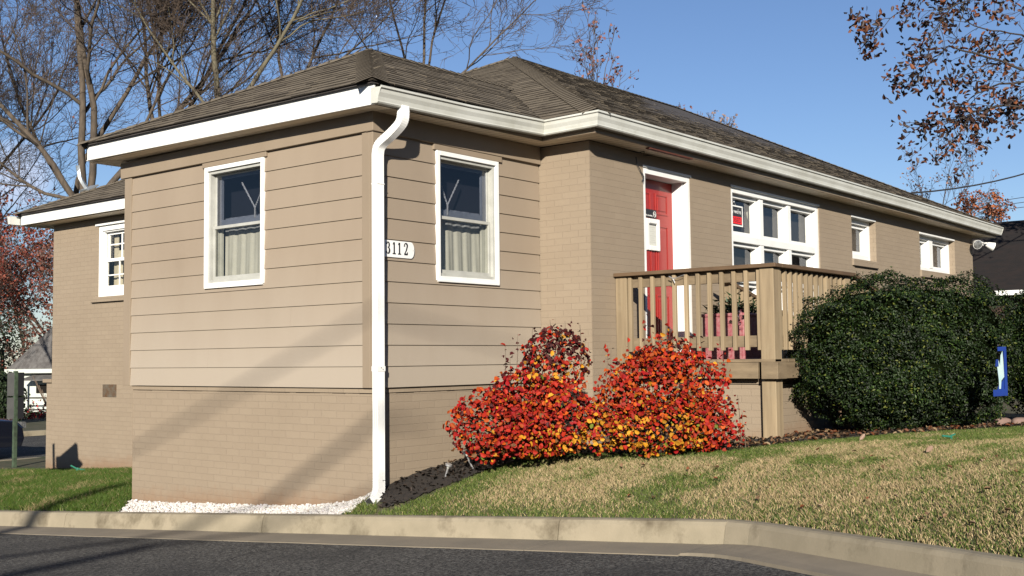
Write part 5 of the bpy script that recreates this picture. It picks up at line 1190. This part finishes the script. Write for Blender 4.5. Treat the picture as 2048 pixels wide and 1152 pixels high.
P,Nn=blob_points([(c[0],c[1],c[2]-.3,1.2,.6,.6)],330,.4,12); leaves(P,Nn+r_.normal(0,.7,P.shape),.09,.8,np.array([.22,.02,.02])*r_.uniform(.6,1.3,(len(P),1)),'leafred','foliage',t,seed=5)
b=MB()
for k in range(26): tp=P[r_.integers(len(P))]; b.tube([(c[0]+r_.normal(0,.1),c[1]+r_.normal(0,.1),-2.2),tp],.015,4)
for k in range(5): q=D(66+k*6,752+k*9,39.0); b.tube([q,D(92+k,812,39.0)],.012,4)
b.build('stems','stem',t)
# ---------------------------------------------------------------- oak at right
T=TreeB(77); SPO=dict(wob=[.08,.12,.15,.18],up=[.0,-.015,-.03,-.05],tap=.4,kids=[8,6,4],**{'from':[.2,.15,.1]},ang=(.3,.9),len=(.28,.5))
d0=24.; tr=D(2330,300,d0); tb=tr.copy(); tb[2]=-.5
T.thick.tube([tb,(tb+tr)/2+np.array([.1,0,0]),tr,tr+np.array([-.1,.1,2.0]),tr+np.array([0,.3,5.5])],[.33,.28,.22,.17,.1],12,cap=False)
def limb(pts,r,dj=.5,twigs=14,tl=.9):
    path=[D(px,py-38,d0+dz) for px,py,dz in pts]; 
    # densify
    q=[];n=len(path)
    for i in range(n-1):
        for k in range(4): t_=k/4; q.append(path[i]*(1-t_)+path[i+1]*t_+T.r.normal(0,.02,3))
    q.append(path[-1]); rr=np.linspace(r*.5,.006,len(q)); T.thick.tube(q,list(rr),6,cap=False); T.tips+=[q[-1],q[-2]]
    for k in range(twigs):
        f=T.r.uniform(.12,1)*(len(q)-1); i=min(int(f),len(q)-2); pp=q[i]*(1-(f-i))+q[i+1]*(f-i); bd=q[i+1]-q[i]; bd/=np.linalg.norm(bd); ax=T.r.normal(0,1,3); ax-=ax@bd*bd; ax/=np.linalg.norm(ax)
        T.branch(pp,bd*.7+ax*.7+np.array([0,0,-.12]),tl*T.r.uniform(.5,1.1),.009,2,3,dict(SPO,kids=[0,0,3]))
limb([(2330,300,0),(2180,200,.2),(2080,190,.1),(2000,160,0),(1900,130,-.2),(1860,160,-.3),(1850,230,-.3),(1815,285,-.2)][:6]+[(1850,180,-.3)],.08,twigs=26,tl=1.05)
limb([(2330,330,0),(2200,260,.5),(2080,200,.4),(2000,205,.3),(1940,235,.2),(1900,300,.1)],.08,twigs=24,tl=1.05)
limb([(2330,350,0),(2180,290,-.5),(2060,255,-.6),(1980,250,-.5),(1930,270,-.5),(1875,292,-.4)],.06,twigs=22,tl=.8)
limb([(2250,120,0),(2120,60,.3),(2020,30,.3),(1950,30,.2),(1900,55,.1),(1870,100,0),(1855,150,0)],.05,twigs=22,tl=.95)
limb([(2100,-60,0),(1980,-70,.1),(1900,-40,0),(1850,10,0),(1800,60,0),(1770,90,0),(1732,96,0)],.035,twigs=9,tl=.6)
limb([(2250,60,.5),(2120,120,.6),(2040,110,.6),(1960,95,.5),(1920,70,.5),(1890,20,.5)],.05,twigs=22,tl=.95)
limb([(2300,220,1),(2180,270,.8),(2100,255,.8),(2040,245,.7),(1990,250,.6),(1960,275,.6)],.05,twigs=22,tl=.8)
limb([(2300,200,1),(2180,60,1.2),(2060,-20,1.2),(1960,-30,1.2),(1900,-10,1.2)],.05,twigs=24,tl=.95)
for (a,c_) in (((2330,200),(2450,-100)),((2330,150),(2250,-300)),((2330,250),(2500,100)),((2330,100),(2400,-500)),((2330,0),(2200,-600)),((2330,-100),(2500,-700)),((2330,100),(2120,-300))):
    limb([(a[0],a[1],0),((a[0]+c_[0])/2,(a[1]+c_[1])/2-30,1.0),(c_[0],c_[1],2.0)],.09,twigs=34,tl=1.9)
T.finish('oak_tree',tb,'oak branches with brown and rust leaves entering from the upper right','oak','oakbark',(6400,.14,[(.032,.013,.008),(.020,.010,.007),(.060,.020,.009),(.013,.007,.006),(.12,.038,.012)],.5))  # leaf colours darkened to stand for a shaded, backlit crown
def woods():  # leaf belt added out of view to block low sky and deepen shadows
    r_=np.random.default_rng(88); n=30000; a=np.radians(-30-r_.random(n)*185); rad=52+9*np.sin(a*5)+r_.normal(0,3,n)
    rad=np.where((np.degrees(a)>-60),rad*.75,rad); top=8.5+2.2*np.sin(a*17)+1.2*np.sin(a*41)
    P=np.stack([CP[0]+rad*np.cos(a),CP[1]+rad*np.sin(a),-1.6+r_.random(n)**.75*top],1)
    c=np.array([[.03,.02,.012],[.02,.022,.008],[.05,.022,.01]])[r_.choice(3,n)]
    o=leaves(P,r_.normal(0,1,(n,3)),r_.uniform(.8,1.8,n),.8,c,'oakleaf','added_woods',None,seed=4); tag(o,'unseen belt of autumn woods added behind the viewpoint to darken window reflections and shadows','woods',kind='stuff')
woods()
# ---------------------------------------------------------------- wires
def wire(name,pts,r,label,group=None):
    b=MB(); b.tube(pts,r,6); tag(b.build(name,'cable',uv=False),label,'cable',group)
def sag(a,c,s_,n=14): a,c=np.array(a),np.array(c); return [a*(1-t)+c*t-np.array([0,0,s_*4*t*(1-t)]) for t in np.linspace(0,1,n)]
wire('service_cable',sag(D(1822,386,21.5),D(2300,235,26),.35),.016,'twisted service cable rising right from the far end of the roof')
for k,(a,c_) in enumerate((((1940,410),(2400,325)),((1946,417),(2400,342)),((1958,425),(2400,352)))):
    wire('power_line',sag(D(a[0],a[1],70),D(c_[0],c_[1],75),.2),.020,('topmost','middle','lowest')[k]+' of three thin power lines in the sky at the right','power lines at the right')
# ---------------------------------------------------------------- things standing behind the camera that throw the soft shadows
T=TreeB(55)
def throw(px1,py1,px2,py2,t1,t2,r,ext=1.0):
    a=onX(px1,py1,0.);c=onX(px2,py2,0.); a2=a-SUN*t1;c2=c-SUN*t2; v=(c2-a2); T.thick.tube([a2-v*.5,a2,c2,c2+v*ext,c2+v*ext*2],[r*.5,r*.9,r,r*1.15,r*1.3],8)
    return c2+v*ext*2
E_=[]
E_.append(throw(740,850,600,955,27,25,.037,2.0)); E_.append(throw(740,630,262,900,28,26,.022,.1)); E_.append(throw(740,985,640,1040,25,24,.03,1.2))
tb=np.array([-38.,-16.,-1.5])
for i,e in enumerate(E_): T.thick.tube([tb+np.array([0,0,3.+i]),(tb+np.array([0,0,5.+i])+e)/2,e],[.2,.16,.1],8)
T.thick.tube([tb,tb+np.array([0,0,4.]),tb+np.array([.2,.3,9.])],[.35,.28,.12],10); T.tubefast([tb+np.array([0,0,8.]),tb+np.array([0,0,10.])],.05,.02)
T.finish('street_tree',tb,'bare street tree standing behind the viewpoint outside the photo','tree',None)
# unseen panel added outside the left edge, shaped to throw the angular wall shadow
q=onX(150,890,2.4)-SUN*4.2; q2=onX(118,915,2.4)-SUN*4.2; q3=onX(165,925,2.4)-SUN*4.2; q4=onX(150,940,2.4)-SUN*4.2; q0=onX(107,888,2.4)-SUN*4.2; q1=onX(108,945,2.4)-SUN*4.2
ct=thing('shadow_panel',(float(q4[0]),float(q4[1]),float(gz(q4[0],q4[1]))),'unseen upright panel added past the left edge to throw an angular shadow','shadow_caster')
zdn=np.array([0,0,1.]); b=MB(); b.prism([onX(x,y,2.4)-SUN*4.2 for x,y in ((112,913),(120,912),(146,890),(150,885),(155,888),(157,918),(162,922),(166,928),(157,938),(150,948),(112,948))],(-.03,-.02,0)); b.build('outline_plate','galv',ct,fix=True)
b=MB(); b.tube([q0,q1],.03,6); b.tube([q4+zdn*.1,np.array([q4[0],q4[1],float(gz(q4[0],q4[1]))])],.03,6); b.build('leg','galv',ct)
# ---------------------------------------------------------------- light, sky, camera
w=bpy.data.worlds.new('World'); sc.world=w; w.use_nodes=True; nt=w.node_tree; bg=nt.nodes['Background']
sky=nt.nodes.new('ShaderNodeTexSky'); sky.sky_type='NISHITA'; sky.sun_disc=False
el=math.asin(-SUN[2]); sky.sun_elevation=el; sky.sun_rotation=math.atan2(-SUN[0],-SUN[1]); sky.altitude=50; sky.air_density=1.0; sky.dust_density=.25; sky.ozone_density=3.0
# one small cloud low at the left
g=nt.nodes.new('ShaderNodeNewGeometry'); nv=nt.nodes.new('ShaderNodeVectorMath'); nv.operation='DOT_PRODUCT'
tc=nt.nodes.new('ShaderNodeTexCoord'); cd=ray(35,352); cd=cd/np.linalg.norm(cd)
nz_=nt.nodes.new('ShaderNodeTexNoise'); nz_.inputs['Scale'].default_value=14; nz_.inputs['Detail'].default_value=5; L(nt,tc.outputs['Generated'],nz_.inputs['Vector'])
L(nt,tc.outputs['Generated'],nv.inputs[0]); nv.inputs[1].default_value=tuple(cd)
m1=ramp(nt,nv.outputs['Value'],math.cos(R(1.9)),1.0,0,.8); m2=ramp(nt,nz_.outputs[0],.40,.62)
mm=nt.nodes.new('ShaderNodeMath'); mm.operation='MULTIPLY'; L(nt,m1,mm.inputs[0]); L(nt,m2,mm.inputs[1])
out=mixc(nt,mm.outputs[0],sky.outputs[0],(7.5,8.0,8.6)); out=mixc(nt,1.0,out,(.885,.905,1.05),'MULTIPLY'); L(nt,out,bg.inputs[0]); bg.inputs[1].default_value=.052
sl=bpy.data.lights.new('sun','SUN'); sl.energy=4.95; sl.angle=R(.55); sl.color=(1,.93,.82); so=bpy.data.objects.new('sun',sl); COL.objects.link(so)
so.rotation_euler=Vector(tuple(SUN)).to_track_quat('-Z','Y').to_euler(); so.location=(-10,-10,10)
cam=bpy.data.cameras.new('camera'); co=bpy.data.objects.new('camera',cam); COL.objects.link(co); sc.camera=co
cam.sensor_width=36; cam.lens=FF/2048*36; cam.clip_end=2000
Rm=Matrix(((CR[0],CU[0],-CF[0]),(CR[1],CU[1],-CF[1]),(CR[2],CU[2],-CF[2]))); co.matrix_world=Matrix.Translation(tuple(CP))@Rm.to_4x4()
sc.view_settings.view_transform='Standard'; sc.view_settings.look='None'; sc.view_settings.gamma=1; sc.view_settings.use_curve_mapping=False; sc.view_settings.exposure=1.05
sc.cycles.max_bounces=6; sc.cycles.transparent_max_bounces=12
